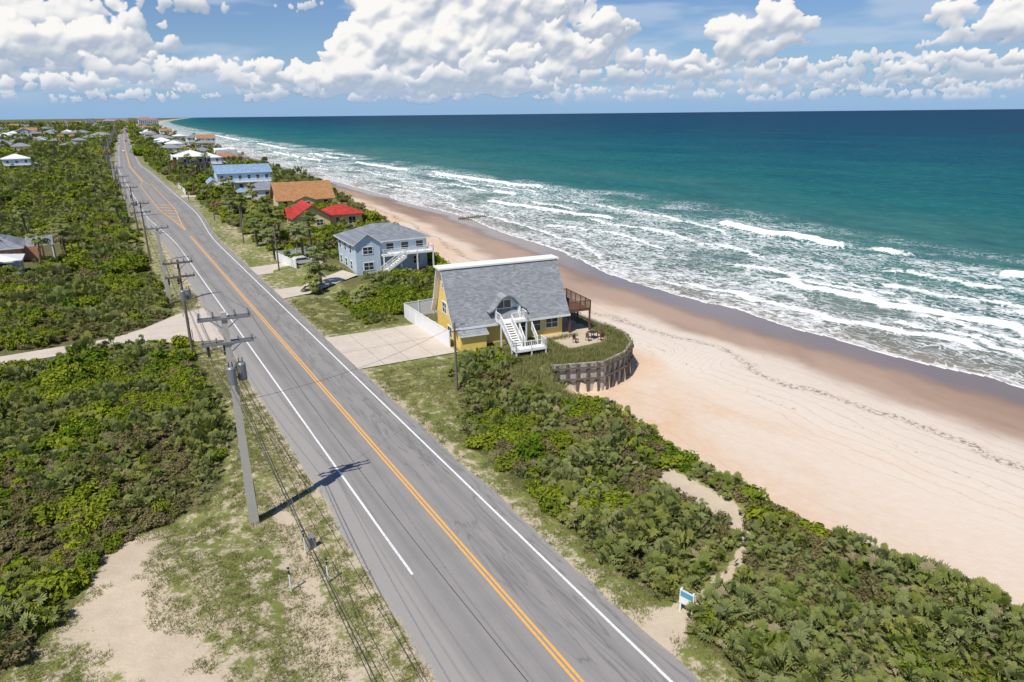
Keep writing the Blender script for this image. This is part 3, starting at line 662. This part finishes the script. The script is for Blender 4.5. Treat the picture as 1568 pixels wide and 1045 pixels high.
for x in(6.6,8.1): h.rail((x,-4.1,.75),(x,-2.6,2.0),WHITE,.9,1.)
h.box(13.7,17.2,.2,6.5,2.5,2.68,BROWN)
for x in(14.4,17.1):
    for y in(.3,3.3,6.4): h.box(x-.09,x+.09,y-.09,y+.09,-1.2,2.5,BROWN)
h.rail((14.3,.25,2.68),(17.15,.25,2.68),BROWN,1.05,1.2,.15); h.rail((17.15,.25,2.68),(17.15,6.45,2.68),BROWN,1.05,1.2,.15); h.rail((14.3,6.45,2.68),(17.15,6.45,2.68),BROWN,1.05,1.2,.15)
h.obj('yellow_beach_house',(31.2,65.5,0),-7.5)
def fence(mb,pts,hh,m,sp=2.):
    for (x0,y0),(x1,y1) in zip(pts[:-1],pts[1:]):
        L=math.hypot(x1-x0,y1-y0);n=max(1,round(L/sp))
        for i in range(n+1):
            a=x0+(x1-x0)*i/n;b=y0+(y1-y0)*i/n; mb.box(a-.07,a+.07,b-.07,b+.07,-.5,hh+.12,m)
        mb.beam((x0,y0,hh/2-.1),(x1,y1,hh/2-.1),.05,hh+.0,m); mb.beam((x0,y0,hh),(x1,y1,hh),.1,.08,m)
f=MB(); fence(f,[(30.9,66.6),(31.1,80.6),(37.5,80.9)],1.9,WHITE); f.obj('white_fence')
f=MB(); fence(f,[(26.5,118),(25.4,128.5),(33,129.5)],1.5,WHITE); f.obj('white_fence')
f=MB(); fence(f,[(24.6,262),(24.6,285),(33,286)],1.6,WHITE); f.obj('white_fence')
f=MB(); f.box(-.5,.5,-.5,.5,.7,.75,DARK)
for a in(-.42,.42):
    for b in(-.42,.42): f.box(a-.03,a+.03,b-.03,b+.03,0,.7,DARK)
f.obj('patio_table',(46.6,60.8,0.02),20)
for x,y,r in((45.6,60.2,100),(47.6,60.6,-80),(46.9,59.6,190),(43.9,60.4,15)):
    f=MB(); f.box(-.25,.25,-.25,.25,.4,.45,BROWN); f.box(-.25,.25,.2,.25,.45,.95,BROWN)
    for a in(-.22,.22):
        for b in(-.22,.22): f.box(a-.025,a+.025,b-.025,b+.025,0,.4,BROWN)
    f.obj('patio_chair',(x,y,.02),r)
w=MB(); WALLM=mat('seawall_panel',(.42,.39,.34),.9,.3,1.2,dirt=.8); WALLD=mat('seawall_post',(.13,.11,.09),.9,.3,2.)
for (x0,y0),(x1,y1) in zip(WALL[:-1],WALL[1:]):
    w.beam((x0,y0,-1.55),(x1,y1,-1.55),.25,3.3,WALLM); L=math.hypot(x1-x0,y1-y0);n=max(1,round(L/1.1)); dx_,dy_=(x1-x0)/L,(y1-y0)/L
    nx,ny=dy_,-dx_
    for i in range(n):
        a=x0+dx_*L*(i+.5)/n+nx*.2; b=y0+dy_*L*(i+.5)/n+ny*.2; w.box(a-.13,a+.13,b-.13,b+.13,-3.3,.0+.15*random.random(),WALLD)
    for zz in(-.35,-1.6): w.beam((x0+nx*.35,y0+ny*.35,zz),(x1+nx*.35,y1+ny*.35,zz),.12,.2,WALLD)
w.obj('seawall')

# ---------------------------------------------------------------- other houses
def wins(h,x0,x1,y0,y1,z,faces='SWEN',sp=3.2,wh=1.3,ww=1.1):
    for fc in faces:
        a,b=(x0,x1) if fc in'SN' else (y0,y1); n=max(1,int((b-a)/sp)); at={'S':y0,'N':y1,'W':x0,'E':x1}[fc]
        for i in range(n): h.win(fc,a+(b-a)*(i+.5)/n,z,ww,wh,at)
h=MB(); h.box(0,13,0,9.5,-.5,5,BLUEG); h.hip(0,13,0,9.5,5,2.2,R_SLATE,.6); h.gable(0.02,4.2,-1.2,4,5.0,1.5,R_SLATE,'y',.4,BLUEG); h.box(0.02,4.2,-1.2,-.01,-.5,5,BLUEG)
h.win('S',2.1,3.2,1.6,1.1,-1.2); h.win('S',2.1,.5,1.6,1.2,-1.2); wins(h,5,13,0,9.5,3.2,'S',2.4,1.2,1.3); wins(h,5,13,0,9.5,.5,'S',3.5); wins(h,0,13,0,9.5,3.1,'W',3); wins(h,0,13,0,9.5,.4,'W',3)
h.box(4.4,13.4,-2.2,-.02,2.6,2.8,WHITE); h.rail((4.4,-2.15,2.8),(13.35,-2.15,2.8),WHITE); h.rail((13.35,-2.15,2.8),(13.35,0,2.8),WHITE)
for x in(4.5,7.5,10.4,13.3): h.box(x-.1,x+.1,-2.2,-2.,-.5,2.6,WHITE)
for i in range(11): h.box(8-i*.38-.38,8-i*.38,-3.5,-2.3,2.6-i*.24-.1,2.6-i*.24,WHITE)
for y in(-3.5,-2.3): h.beam((8,y,2.5),(3.8,y,-.1),.08,.3,WHITE); h.rail((8,y,2.6),(3.8,y,0),WHITE,.95,1.2)
h.obj('blue_grey_beach_house',(34.2,110,0),-2)
h=MB(); h.box(0,8,0,11,-.5,3.1,YEL2); h.gable(0,8,0,11,3.1,2.5,R_RED,'y',.7,YEL2,R_RED); h.box(8,16,2,9,-.5,2.9,YEL2); h.hip(7.,16,2,9,2.9,1.9,R_RED,.7,R_RED)
h.win('S',2.4,1.,1.5,1.3,0); h.win('S',5.6,1.,1.5,1.3,0); h.win('S',10.5,1.,1.5,1.2,2.); h.win('S',13.6,.1,1.6,2.1,2.); wins(h,0,8,0,11,1.,'W',3.4)
h.gable(-.5,4.2,3.6,8,2.9,1.7,R_RED,'x',.6,YEL2,R_RED)
h.obj('red_roofed_house',(36.6,159.5,0),-4)
h=MB(); h.box(0,15,0,10,-.5,3.,YEL2); h.gable(0,15,0,10,3.,4.,R_TAN,'x',.8,YEL2,R_TAN); wins(h,0,15,0,10,.9,'SW'); h.box(4,10,-2.5,-.01,-.5,2.4,YEL2); h.gable(4,10,-2.5,1.5,2.4,1.2,R_TAN,'y',.4,YEL2,R_TAN); h.win('S',7,.2,2.4,2.,-2.5); h.obj('tan_roofed_house',(42,200,0),-4)
h=MB(); h.box(0,11,0,8,-.5,3.,WHS); h.hip(0,11,0,8,3,2,R_SLATE,.5); wins(h,0,11,0,8,.9,'SW'); h.box(-3,-.01,1,5,-.5,2.5,WHS); h.hip(-3,-.5,1,5,2.5,1.,R_BLUE,.4); h.obj('white_beach_house',(40,232,0),-4)
h=MB(); h.box(0,18,0,14,-.5,3.2,WHS); h.box(0.02,17.98,0.02,13.98,3.2,6.3,SKYB); h.gable(0,18,0,14,6.3,2.2,R_BLUE,'x',.6,SKYB); wins(h,0,18,0,14,1,'SW',2.6); wins(h,0,18,0,14,4.,'SW',2.6)
h.box(-3,-.01,2,12,-.5,3,WHS); h.gable(-3,0.2,2,12,3,1.2,R_BLUE,'y',.4,WHS); h.box(0.5,18,-2.5,-.02,3,3.2,WHITE); h.rail((.5,-2.5,3.2),(18,-2.5,3.2),WHITE)
for x in(.6,5,10,14,17.9): h.box(x-.12,x+.12,-2.5,-2.3,-.5,3,WHITE)
h.obj('blue_beach_house',(35.5,263,0),-4)
h=MB(); h.box(2,12,2,12,4.6,8.,WHS); h.hip(0,14,0,14,8.2,2.6,R_WHITE,.6); h.box(-.2,14.2,-.2,14.2,4.3,4.59,BROWN); wins(h,2,12,2,12,5.6,'SW',2.6)
for x in(0,4.7,9.3,14):
    for y in(0,4.7,9.3,14): h.box(x-.19,x+.19,y-.19,y+.19,-.5,7.99,BROWN)
h.rail((0,0,4.6),(14,0,4.6),BROWN,1,2,.3); h.rail((0,0,4.6),(0,14,4.6),BROWN,1,2,.3); h.obj('stilt_beach_house',(31,348,0),0)
h=MB(); h.box(0,13,0,9,-.5,3.,CORAL); h.hip(0,13,0,9,3,2.6,R_SLATE,.6); wins(h,0,13,0,9,.9,'SE'); h.box(13.01,16,2.5,6.5,-.5,2.6,CORAL); h.gable(13.7,18,2.5,6.5,2.6,1.5,R_SLATE,'x',.0,CORAL)
for y in(2.6,6.3): h.box(17.6,17.8,y,y+.18,-.5,2.6,WHITE)
h.obj('coral_house',(-27.5,151,0),0)
h=MB(); h.box(0,9,0,6,-.5,2.5,WHS); h.hip(0,9,0,6,2.5,.9,R_WHITE,.5); wins(h,0,9,0,6,.9,'SE'); h.obj('white_garage',(-23,139.5,0),0)
def gen(seed):
    r=random.Random(seed); W=r.uniform(10,16);D=r.uniform(8,13);fl=r.choice([1,1,2,2,3]);H=.3+2.9*fl
    wm=r.choice([WHS,YEL2,SKYB,TANW,BLUEG,WHS,CORAL]); rm=[R_GREY,R_SLATE,R_TERRA,R_WHITE,R_GREY,R_TAN,R_SLATE,R_WHITE,R_GREY,R_TERRA,R_SLATE,R_GREY][seed]; h=MB(); h.box(0,W,0,D,-.5,H,wm)
    if r.random()<.55: h.hip(0,W,0,D,H+.01,2.2,rm)
    else: h.gable(0,W,0,D,H,2.4,rm,r.choice('xy'),.5,wm)
    for k in range(fl): wins(h,0,W,0,D,1+2.9*k,'SWE')
    h.box(W+.01,W+4,1,D-1,-.5,2.7,wm); h.hip(W+.5,W+4,1,D-1,2.71,1.,rm,.3)
    if fl>1: h.box(0,W,-2,-.02,2.9,3.05,WHITE); h.rail((0,-2,3.05),(W,-2,3.05),WHITE,1.,3.,.5)
    return h.mesh('house_mesh')
GEN=[gen(i) for i in range(12)]
y=376.
while y<2600:
    x=34+rng.random()*12; 
    if y<1500 or rng.random()<.9: place('beach_house',GEN[rng.integers(0,12)],(x+float(bend(y)),y,0),R(rng.normal(0,4)))
    if rng.random()<.4: place('beach_house',GEN[rng.integers(0,12)],(x+22+float(bend(y)),y+5,0),R(rng.normal(0,4)))
    y+=rng.uniform(17,34) if y<700 else rng.uniform(24,60)
for (x,y) in [(-64,405),(-40,430)]: place('inland_house',GEN[3],(x,y,0),R(rng.normal(0,8)))
for i in range(230):
    y=560*math.exp((rng.random()**.8)*2.1); x=-14-rng.random()*(.12*y+14)
    if y<750 and rng.random()<.4: continue
    s=1. if y<900 else 1.25
    place('inland_house',GEN[rng.integers(0,12)],(x+float(bend(y)),y,0),R(rng.choice([0,90])+rng.normal(0,6)),s)
for i in range(14):
    y=1900+i*260+rng.random()*100; h=MB(); W=24+rng.random()*20; fl=int(4+rng.random()*5); H=3*fl; wm=[WHS,TANW,YEL2][i%3]; h.box(0,W,0,14,-.5,H,wm); h.hip(0,W,0,14,H+.01,3,[R_TERRA,R_GREY][i%2])
    for k in range(fl): wins(h,0,W,0,14,1+3*k,'SW',4.,1.6,2.2); h.box(0,W,-1.3,-.02,3*k+2.6,3*k+2.75,WHITE)
    h.obj('condominium_block',([45,-40,50,-110,-60][i%5]+float(bend(y)),y,0))
f=MB()
for x in np.arange(-30,-2,2.4): f.box(x-.07,x+.07,118.4,118.54,-.3,1.5,WOOD)
f.beam((-30,118.36,1.3),(-3,118.36,1.3),.06,.14,WOOD); f.beam((-30,118.36,.8),(-3,118.36,.8),.06,.14,WOOD); f.obj('wooden_fence')

# ---------------------------------------------------------------- utility poles + wires
def upole(H,conc=True,trans=False,arms=1):
    p=MB(); m=POLEC if conc else WOOD
    k=len(p.v)
    if conc:
        a,b=.29,.16
        for z,r in((-.5,a),(H,b)):
            p.v+=[(-r,-r,z),(r,-r,z),(r,r,z),(-r,r,z)]
        mi=p.mi(m)
        for i in range(4): j=(i+1)%4; p.f.append((k+i,k+j,k+4+j,k+4+i)); p.fm.append(mi)
        p.f.append((k+4,k+5,k+6,k+7)); p.fm.append(mi)
    else: p.tube((0,0,-.5),(0,0,H),.17,.11,m,10)
    for q in range(arms):
        z=H-.35-q*1.5
        for s in(-.2,.2): p.box(-1.45,1.45,s-.05,s+.05,z-.07,z+.07,STEEL if conc else WOOD)
        for x in(-1.35,-.6,.6,1.35):
            for s in(-.2,.2)[:2 if q==0 else 1]:
                p.tube((x,s,z+.07),(x,s,z+.2),.03,.03,DARK,6); p.tube((x,s,z+.2),(x,s,z+.38),.075,.05,STEEL,8)
        for s in(-1,1): p.beam((0,.16,z-.8),(s*.9,.16,z-.05),.04,.05,STEEL)
    if trans:
        for x,y in((.55,0.),(-.05,-.58)):
            p.tube((x,y,H-4.3),(x,y,H-3.3),.27,.27,STEEL,14); p.tube((x,y,H-3.3),(x,y,H-3.2),.27,.2,STEEL,14)
            for s in(-.1,.1): p.tube((x+s,y,H-3.2),(x+s,y,H-2.9),.035,.025,DARK,6)
            p.beam((0,0,H-3.5),(x,y,H-3.5),.06,.08,STEEL); p.beam((0,0,H-4.1),(x,y,H-4.1),.06,.08,STEEL)
        for x in(-1.1,-.2): p.box(x-.08,x+.08,.28,.4,H-2.7,H-1.95,DARK)
    p.box(-.34,-.28,-.1,.1,4.6,5.1,STEEL); p.box(.24,.30,-.03,.03,0,3,DARK)
    return p
PY_=[(4.9,3.,13.5),(4.9,41.6,14.2),(5.6,79.,10.8),(5.6,105,11),(5.4,138,11),(5.4,172,11),(5.2,207,11),(5,243,11)]
y=280
while y<1500: PY_.append((5+float(bend(y)),y,11)); y+=38
for i,(x,y,H) in enumerate(PY_):
    if i==1: upole(H,True,True,2).obj('utility_pole',(x,y,0),-6)
    else: upole(H,i%3==0,i%3==2,1 if i%2 else 2).obj('utility_pole',(x,y,0),0)
wr=MB(); WM=mat('wire',(.05,.05,.05),.5,.1)
def cat(a,b,sag,r):
    pr=None
    for i in range(15):
        f=i/14; p=Vector(a).lerp(Vector(b),f); p.z-=sag*4*f*(1-f)
        if pr is not None: wr.tube(pr,p,r,r,WM,3,False)
        pr=p
for (x0,y0,h0),(x1,y1,h1) in list(zip(PY_[:-1],PY_[1:]))[:20]:
    for o in(-1.35,-.6,1.35): cat((x0+o,y0,h0+.05),(x1+o,y1,h1+.05),.9,.011)
    cat((x0+.2,y0,h0-4.6),(x1+.2,y1,h1-3.0),.9,.014); cat((x0+.2,y0,h0-6.6),(x1+.2,y1,h1-4.6),.8,.026); cat((x0+.2,y0,h0-7.),(x1+.2,y1,h1-5.),.9,.02)
cat((4.9,41.6,8.5),(25.8,54.4,6.6),.7,.012); cat((25.8,54.4,6.5),(31.5,66,4.2),.3,.012)
cat((4.9,41.6,9.),(7.6,29,0.1),0.,.01)
wr.obj('power_lines')
p=MB(); p.tube((0,0,-.5),(0,0,6.9),.14,.09,WOOD,10); p.beam((0,0,6.3),(.9,.2,6.6),.05,.05,STEEL); p.box(.75,1.15,.1,.35,6.5,6.62,STEEL); p.box(-.5,.5,-.04,.04,6.0,6.1,WOOD); p.obj('wooden_light_pole',(25.8,54.4,0))
for y in(118,150,190,245): 
    p=MB(); p.tube((0,0,-.5),(0,0,8.),.14,.09,WOOD,10); p.beam((0,0,7.6),(-1.6,0,7.9),.05,.05,STEEL); p.box(-2.1,-1.5,-.12,.12,7.83,7.95,STEEL); p.obj('street_light_pole',(23.6,y,0))
for x,y in((6.9,36.6),(7.3,33.2),(5.3,33.5)):
    p=MB(); p.tube((0,0,-.1),(0,0,1.5),.045,.045,WHITE,8); p.tube((0,0,1.15),(0,0,1.4),.055,.055,DARK,8); p.box(-.06,.06,-.06,.06,1.5,1.56,DARK); p.obj('utility_marker_post',(x,y,0))
p=MB(); p.box(-.2,.2,-.15,.15,0,.65,STEEL); p.box(-.23,.23,-.18,.18,.65,.7,STEEL); p.obj('utility_pedestal',(7.4,37.,0),12)
p=MB(); SB=mat('sign_blue',(.08,.32,.48),.4,.1)
for x in(-.35,.35): p.box(x-.04,x+.04,-.04,.04,-.2,1.45,WHITE)
p.box(-.42,.42,-.07,-.045,.55,1.4,WHITE); p.box(-.36,.36,-.085,-.071,1.0,1.32,SB); p.obj('beach_access_sign',(22.7,20.9,float(hz(22.7,20.9))),-75)
p=MB()
for i in range(16): p.tube((i*.7,0,-1.),(i*.7,0,.5+.2*random.random()),.14,.12,WOOD,8)
p.beam((0,.0,.2),(10.5,0,.0),.12,.3,WOOD); p.obj('wooden_groin',(91,186,-4.9),4)
def car(col):
    c=MB(); pm=mat('car_paint_%s'%col[3],col[:3],.25,.05); 
    prof=[(-2.2,.35),(-2.2,.85),(-1.9,.95),(-1.3,1.4),(.4,1.42),(1.1,.95),(2.1,.82),(2.25,.4)]
    for s in(-.88,.88): c.poly([(x,s,z) for x,z in prof],pm)
    for (a,za),(b,zb) in zip(prof,prof[1:]+prof[:1]): c.poly([(a,-.88,za),(a,.88,za),(b,.88,zb),(b,-.88,zb)],pm)
    for s in(-.89,.89): c.poly([(-1.6,s,.98),(-1.2,s,1.33),(.35,s,1.35),(.9,s,.98)],GLASS)
    c.poly([(.46,-.75,1.4),(.46,.75,1.4),(1.06,.75,1.),(1.06,-.75,1.)],GLASS)
    for x in(-1.4,1.4):
        for s in(-.9,.7): c.tube((x,s,.33),(x,s+.2,.33),.33,.33,DARK,14)
    return c.mesh('car_mesh')
C1=car((.6,.6,.6,'white'));C2=car((.05,.06,.08,'dark'));C3=car((.3,.03,.03,'red'))
for x,y,c,rz in((28.5,121.5,C1,5),(30,254,C2,0),(13.4,620,C1,92),(17,900,C2,92),(29,215,C3,0),(29,380,C1,0)): place('parked_car' if x>20 else 'car',c,(x+float(bend(y)),y,.06),R(rz))

# ---------------------------------------------------------------- sun and sky
sd_=Vector((-7.5,-4.0,13.6)).normalized(); elv=math.asin(sd_.z)
L=bpy.data.lights.new('sun','SUN'); L.energy=5.; L.angle=R(.5); L.color=(1,.95,.87)
so=bpy.data.objects.new('sun',L); scene.collection.objects.link(so); so.rotation_euler=(-sd_).to_track_quat('-Z','Y').to_euler()
wd_=bpy.data.worlds.new('World'); scene.world=wd_; wd_.use_nodes=True; t=T(wd_.node_tree)
sky=t.n('ShaderNodeTexSky',{'sky_type':'NISHITA','sun_disc':False,'sun_elevation':elv,'sun_rotation':math.atan2(sd_.x,sd_.y)%(2*math.pi),'altitude':0.,'air_density':1.,'dust_density':.3,'ozone_density':2.})
tc=t.n('ShaderNodeTexCoord').outputs['Generated']; el=t.n('ShaderNodeSeparateXYZ',None,Vector=tc).outputs[2]
skc=t.mix(1.,sky.outputs[0],(.060,.073,.096),'MULTIPLY')
skc=t.mix(t.mr(el,.11,-.02,0.,.92),skc,(.28,.48,.76))
b1=t.n('ShaderNodeBackground',None,Color=skc,Strength=1.)
wo=t.nt.nodes.new('ShaderNodeOutputWorld'); t.nt.links.new(b1.outputs[0],wo.inputs[0])

# ---------------------------------------------------------------- cumulus bank (distant backdrop, 60 km out)
C0=.5306; du=1.6
def u_(px): return math.atan((px-784)/1125.)/.00088
def v_(px,py): return math.atan(.949*(175+(784-px)*.0102-py)/1120.)/math.sqrt(1+((px-784)/1120.)**2)/.00085
us=np.arange(-1300,1300,du); vs=np.arange(-4,330,du); V,U=np.meshgrid(vs,us,indexing='ij')
warpx=(fbm(U/26,V/26,300,5)-.5)*22; warpy=(fbm(U/26+50,V/26,310,5)-.5)*22
fine=fbm(U/9,V/9,320,5); fin2=fbm(U/22,V/16,330,5)
RGB=np.zeros(U.shape+(3,)); AL=np.zeros(U.shape)
crng=random.Random(11)
def comp(col,a):
    global RGB,AL
    na=a+AL*(1-a); RGB=np.where(na[...,None]>1e-5,(col*a[...,None]+RGB*(AL*(1-a))[...,None])/np.maximum(na,1e-5)[...,None],RGB); AL=na
LIT=np.array([.99,.965,.93]); SHD=np.array([.36,.44,.57])  # sunlit and shaded cloud tones, painted into the vertex colour
def cloud(ells,basepy,dens=1.,tone=1.,edge=1.,ws=1.,soft=0.,rs=1.):
    puffs=[]; UW=U+warpx*ws; VW=V+warpy*ws
    for (px,py,rx,ry) in ells:
        cu,cv=u_(px),v_(px,py); n=int(dens*(6+rx*ry/260+rx/ry*3))
        for _ in range(n):
            a=crng.uniform(0,6.283); q=math.sqrt(crng.random()); r=crng.uniform(.30,.56)*min(rx,ry)*rs
            if rx>2*ry: r=crng.uniform(.45,.8)*ry*rs*(1.15-.6*q)
            pu=cu+math.cos(a)*q*(rx-r*.6); pv=cv+math.sin(a)*q*max(ry-r*.6,1); puffs.append((pu,pv,r,0))
            for _k in range(5):
                b=crng.uniform(-.5,3.64); r2=r*crng.uniform(.32,.55); c2=crng.uniform(.6,.98); mu=pu+math.cos(b)*r*c2; mv=pv+math.sin(b)*r*c2; z2=r*math.sqrt(max(0,1-c2*c2))*.8
                if r2>1.5: puffs.append((mu,mv,r2,z2))
                if r2>6:
                    for _j in range(4):
                        b3=crng.uniform(0,6.283); r3=r2*crng.uniform(.3,.5); c3=crng.uniform(.4,.95); puffs.append((mu+math.cos(b3)*r2*c3,mv+math.sin(b3)*r2*c3,r3,z2+r2*math.sqrt(max(0,1-c3*c3))*.8))
    H=np.full(U.shape,-4.); E=np.full(U.shape,-1.); pad=14
    for pu,pv,r,z in puffs:
        i0=max(0,int((pv-r-pad-vs[0])/du)); i1=min(len(vs),int((pv+r+pad-vs[0])/du)+1); j0=max(0,int((pu-r-pad-us[0])/du)); j1=min(len(us),int((pu+r+pad-us[0])/du)+1)
        if i1<=i0 or j1<=j0: continue
        d2=((UW[i0:i1,j0:j1]-pu)**2+(VW[i0:i1,j0:j1]-pv)**2)/(r*r)
        h=np.where(d2<1,np.sqrt(np.maximum(0,1-d2))*r*.8+z,-4.)
        H[i0:i1,j0:j1]=np.maximum(H[i0:i1,j0:j1],h); E[i0:i1,j0:j1]=np.maximum(E[i0:i1,j0:j1],(1-d2)*min(1.,.6+r/25))
    Hd=H+fine*9*ws+fin2*10*ws
    def bl(A,n):
        for _ in range(n): A=(A+np.roll(A,1,0)+np.roll(A,-1,0)+np.roll(A,1,1)+np.roll(A,-1,1))/5
        return A
    def lam(A,k):
        gy,gx=np.gradient(A,du); gx=gx*k; gy=gy*k; nn=np.sqrt(gx*gx+gy*gy+1); return np.clip((.30*gx-.80*gy+.52)/nn,0,1.1)
    s1=lam(bl(Hd,2),.8); s2=lam(bl(Hd,24),1.7); s3=lam(bl(Hd,90),2.4)
    base=v_(784,basepy)
    low=sst(base-2,base+60,V+fin2*24)
    sh=(.12+.30*s1+.42*s2+.52*s3)*(.64+.36*low)*tone  # sun shading and darker cloud bases computed here, baked into colour
    sh=np.clip(sh,0,1)
    col=SHD*(1-sh[...,None])+LIT*sh[...,None]
    nz=.85*(1-soft*.3)
    a=sst(.0,.34*edge,E+(fine-.5)*nz*min(1,ws+.25)+.04)*sst(base-5,base+5,V+(fin2-.5)*16*ws)
    hz=.78*np.exp(-np.clip(V,0,None)/30)
    col=col*(1-hz[...,None])+np.array([.38,.55,.79])*hz[...,None]  # horizon haze painted over the cloud colour
    comp(col,a*(.98-soft*.15))
veil=sst(.44,.70,fbm(U/140,V/24,350,6))*sst(6,50,V)*.6
comp(np.ones(U.shape+(3,))*np.array([.52,.62,.77]),veil)
batch=[]
for k in range(100):
    px=crng.uniform(-200,1760); py=crng.uniform(122,153); rx=crng.uniform(14,42); batch.append((px,py,rx,rx*crng.uniform(.22,.34)))
    if k%10==9: cloud(batch,160,.8,.84,1.6,.35); batch=[]
cloud([(1180,114,180,13),(1060,100,60,12),(1330,122,140,10),(1430,94,130,13),(1540,106,60,16),(1330,88,50,8),(960,114,110,18),(1120,132,200,9)],142,.9,.72,1.8,.5,.6)
cloud([(1240,100,46,11),(1400,106,46,11),(1480,84,46,9),(1560,92,40,11),(1080,112,50,14)],132,1.1,.92,1.3,.55)
cloud([(60,95,130,22),(180,112,90,16),(280,116,110,18),(420,118,90,20),(350,100,50,12),(240,96,60,12),(-60,110,90,24)],148,1.,.84,1.4,.6)
cloud([(420,108,46,16),(300,104,34,12),(470,114,40,20),(120,124,50,12),(30,128,60,12)],146,1.1,.98,1.1,.55)
cloud([(-10,40,130,40),(90,48,110,34),(160,26,90,26),(40,80,100,22),(225,66,60,20),(30,10,120,30)],122,1.,.84,1.6,1.,.3)
cloud([(70,70,70,26),(150,56,60,24),(10,60,60,30),(205,86,44,14)],120,1.1,1.,1.1,.9)
cloud([(300,12,70,14),(470,14,40,7)],50,.8,.75,1.8,.7,.7)
cloud([(1000,92,100,16),(930,62,66,26),(1060,108,50,12),(880,88,66,24)],136,1,.88,1.2,.9)
cloud([(1128,62,36,28),(1150,80,50,16),(1185,30,32,26),(1222,42,30,13),(1195,66,46,13),(1100,50,20,16),(1150,100,60,10)],112,1.1,.96,1.,.9)
cloud([(1500,50,60,16),(1450,26,30,17),(1545,27,40,28),(1610,20,60,36),(1490,70,70,10)],92,1.1,.94,1.,.9)
cloud([(590,88,82,58),(540,104,38,44),(560,55,34,30),(650,60,84,78),(715,40,110,90),(790,55,84,62),(845,88,84,38),(700,120,190,30),(760,105,130,40),(640,-10,90,50),(820,10,70,40),(500,125,44,24),(600,132,80,16)],154,1.3,1.08)
cloud([(690,118,60,18),(620,128,60,14),(800,124,70,16),(740,96,46,24),(560,118,40,20)],152,1.,.84,1.5,1.,.3)
cloud([(870,15,64,26),(930,40,50,20),(800,88,50,20)],120,1,.92)
for px in(-900,-500,2100,2500): cloud([(px,40,120,60),(px+150,60,90,40)],140,1,.95)
col4=np.concatenate([np.clip(RGB,0,1.2),AL[...,None]],-1)
rad=60000.; az=C0+U*.00088; el_=V*.00085
m,t=newmat('cloud_vapour'); at=t.n('ShaderNodeAttribute',{'attribute_name':'vapour'}); 
em=t.n('ShaderNodeEmission',None,Color=at.outputs['Color'],Strength=1.); tr=t.n('ShaderNodeBsdfTransparent'); mx=t.n('ShaderNodeMixShader'); t.set(mx,0,t.attr('cover')); t.set(mx,1,tr.outputs[0]); t.set(mx,2,em.outputs[0]); t.out(mx.outputs[0])  # emission shows the clouds' painted light and shade; scene sun adds none
try: m.cycles.emission_sampling='NONE'
except Exception: pass
gridmesh('clouds',rad*np.cos(el_)*np.sin(az),rad*np.cos(el_)*np.cos(az),rad*np.sin(el_)+20,{'vapour':np.concatenate([col4[...,:3],np.ones(U.shape+(1,))],-1),'cover':np.clip(AL,0,1)},m)

# ---------------------------------------------------------------- camera
cam=bpy.data.cameras.new('camera'); cam.lens=24.; cam.sensor_width=36.; cam.clip_end=200000; cam.clip_start=.5
co=bpy.data.objects.new('camera',cam); scene.collection.objects.link(co)
co.matrix_world=Matrix.Translation((0,0,25))@Matrix.Rotation(R(-30.4),4,'Z')@Matrix.Rotation(R(90-18.4),4,'X')@Matrix.Rotation(R(-.585),4,'Z')
scene.camera=co
scene.view_settings.view_transform='Standard'; scene.view_settings.look='None'; scene.view_settings.exposure=0
print('scrub instances',nscrub)
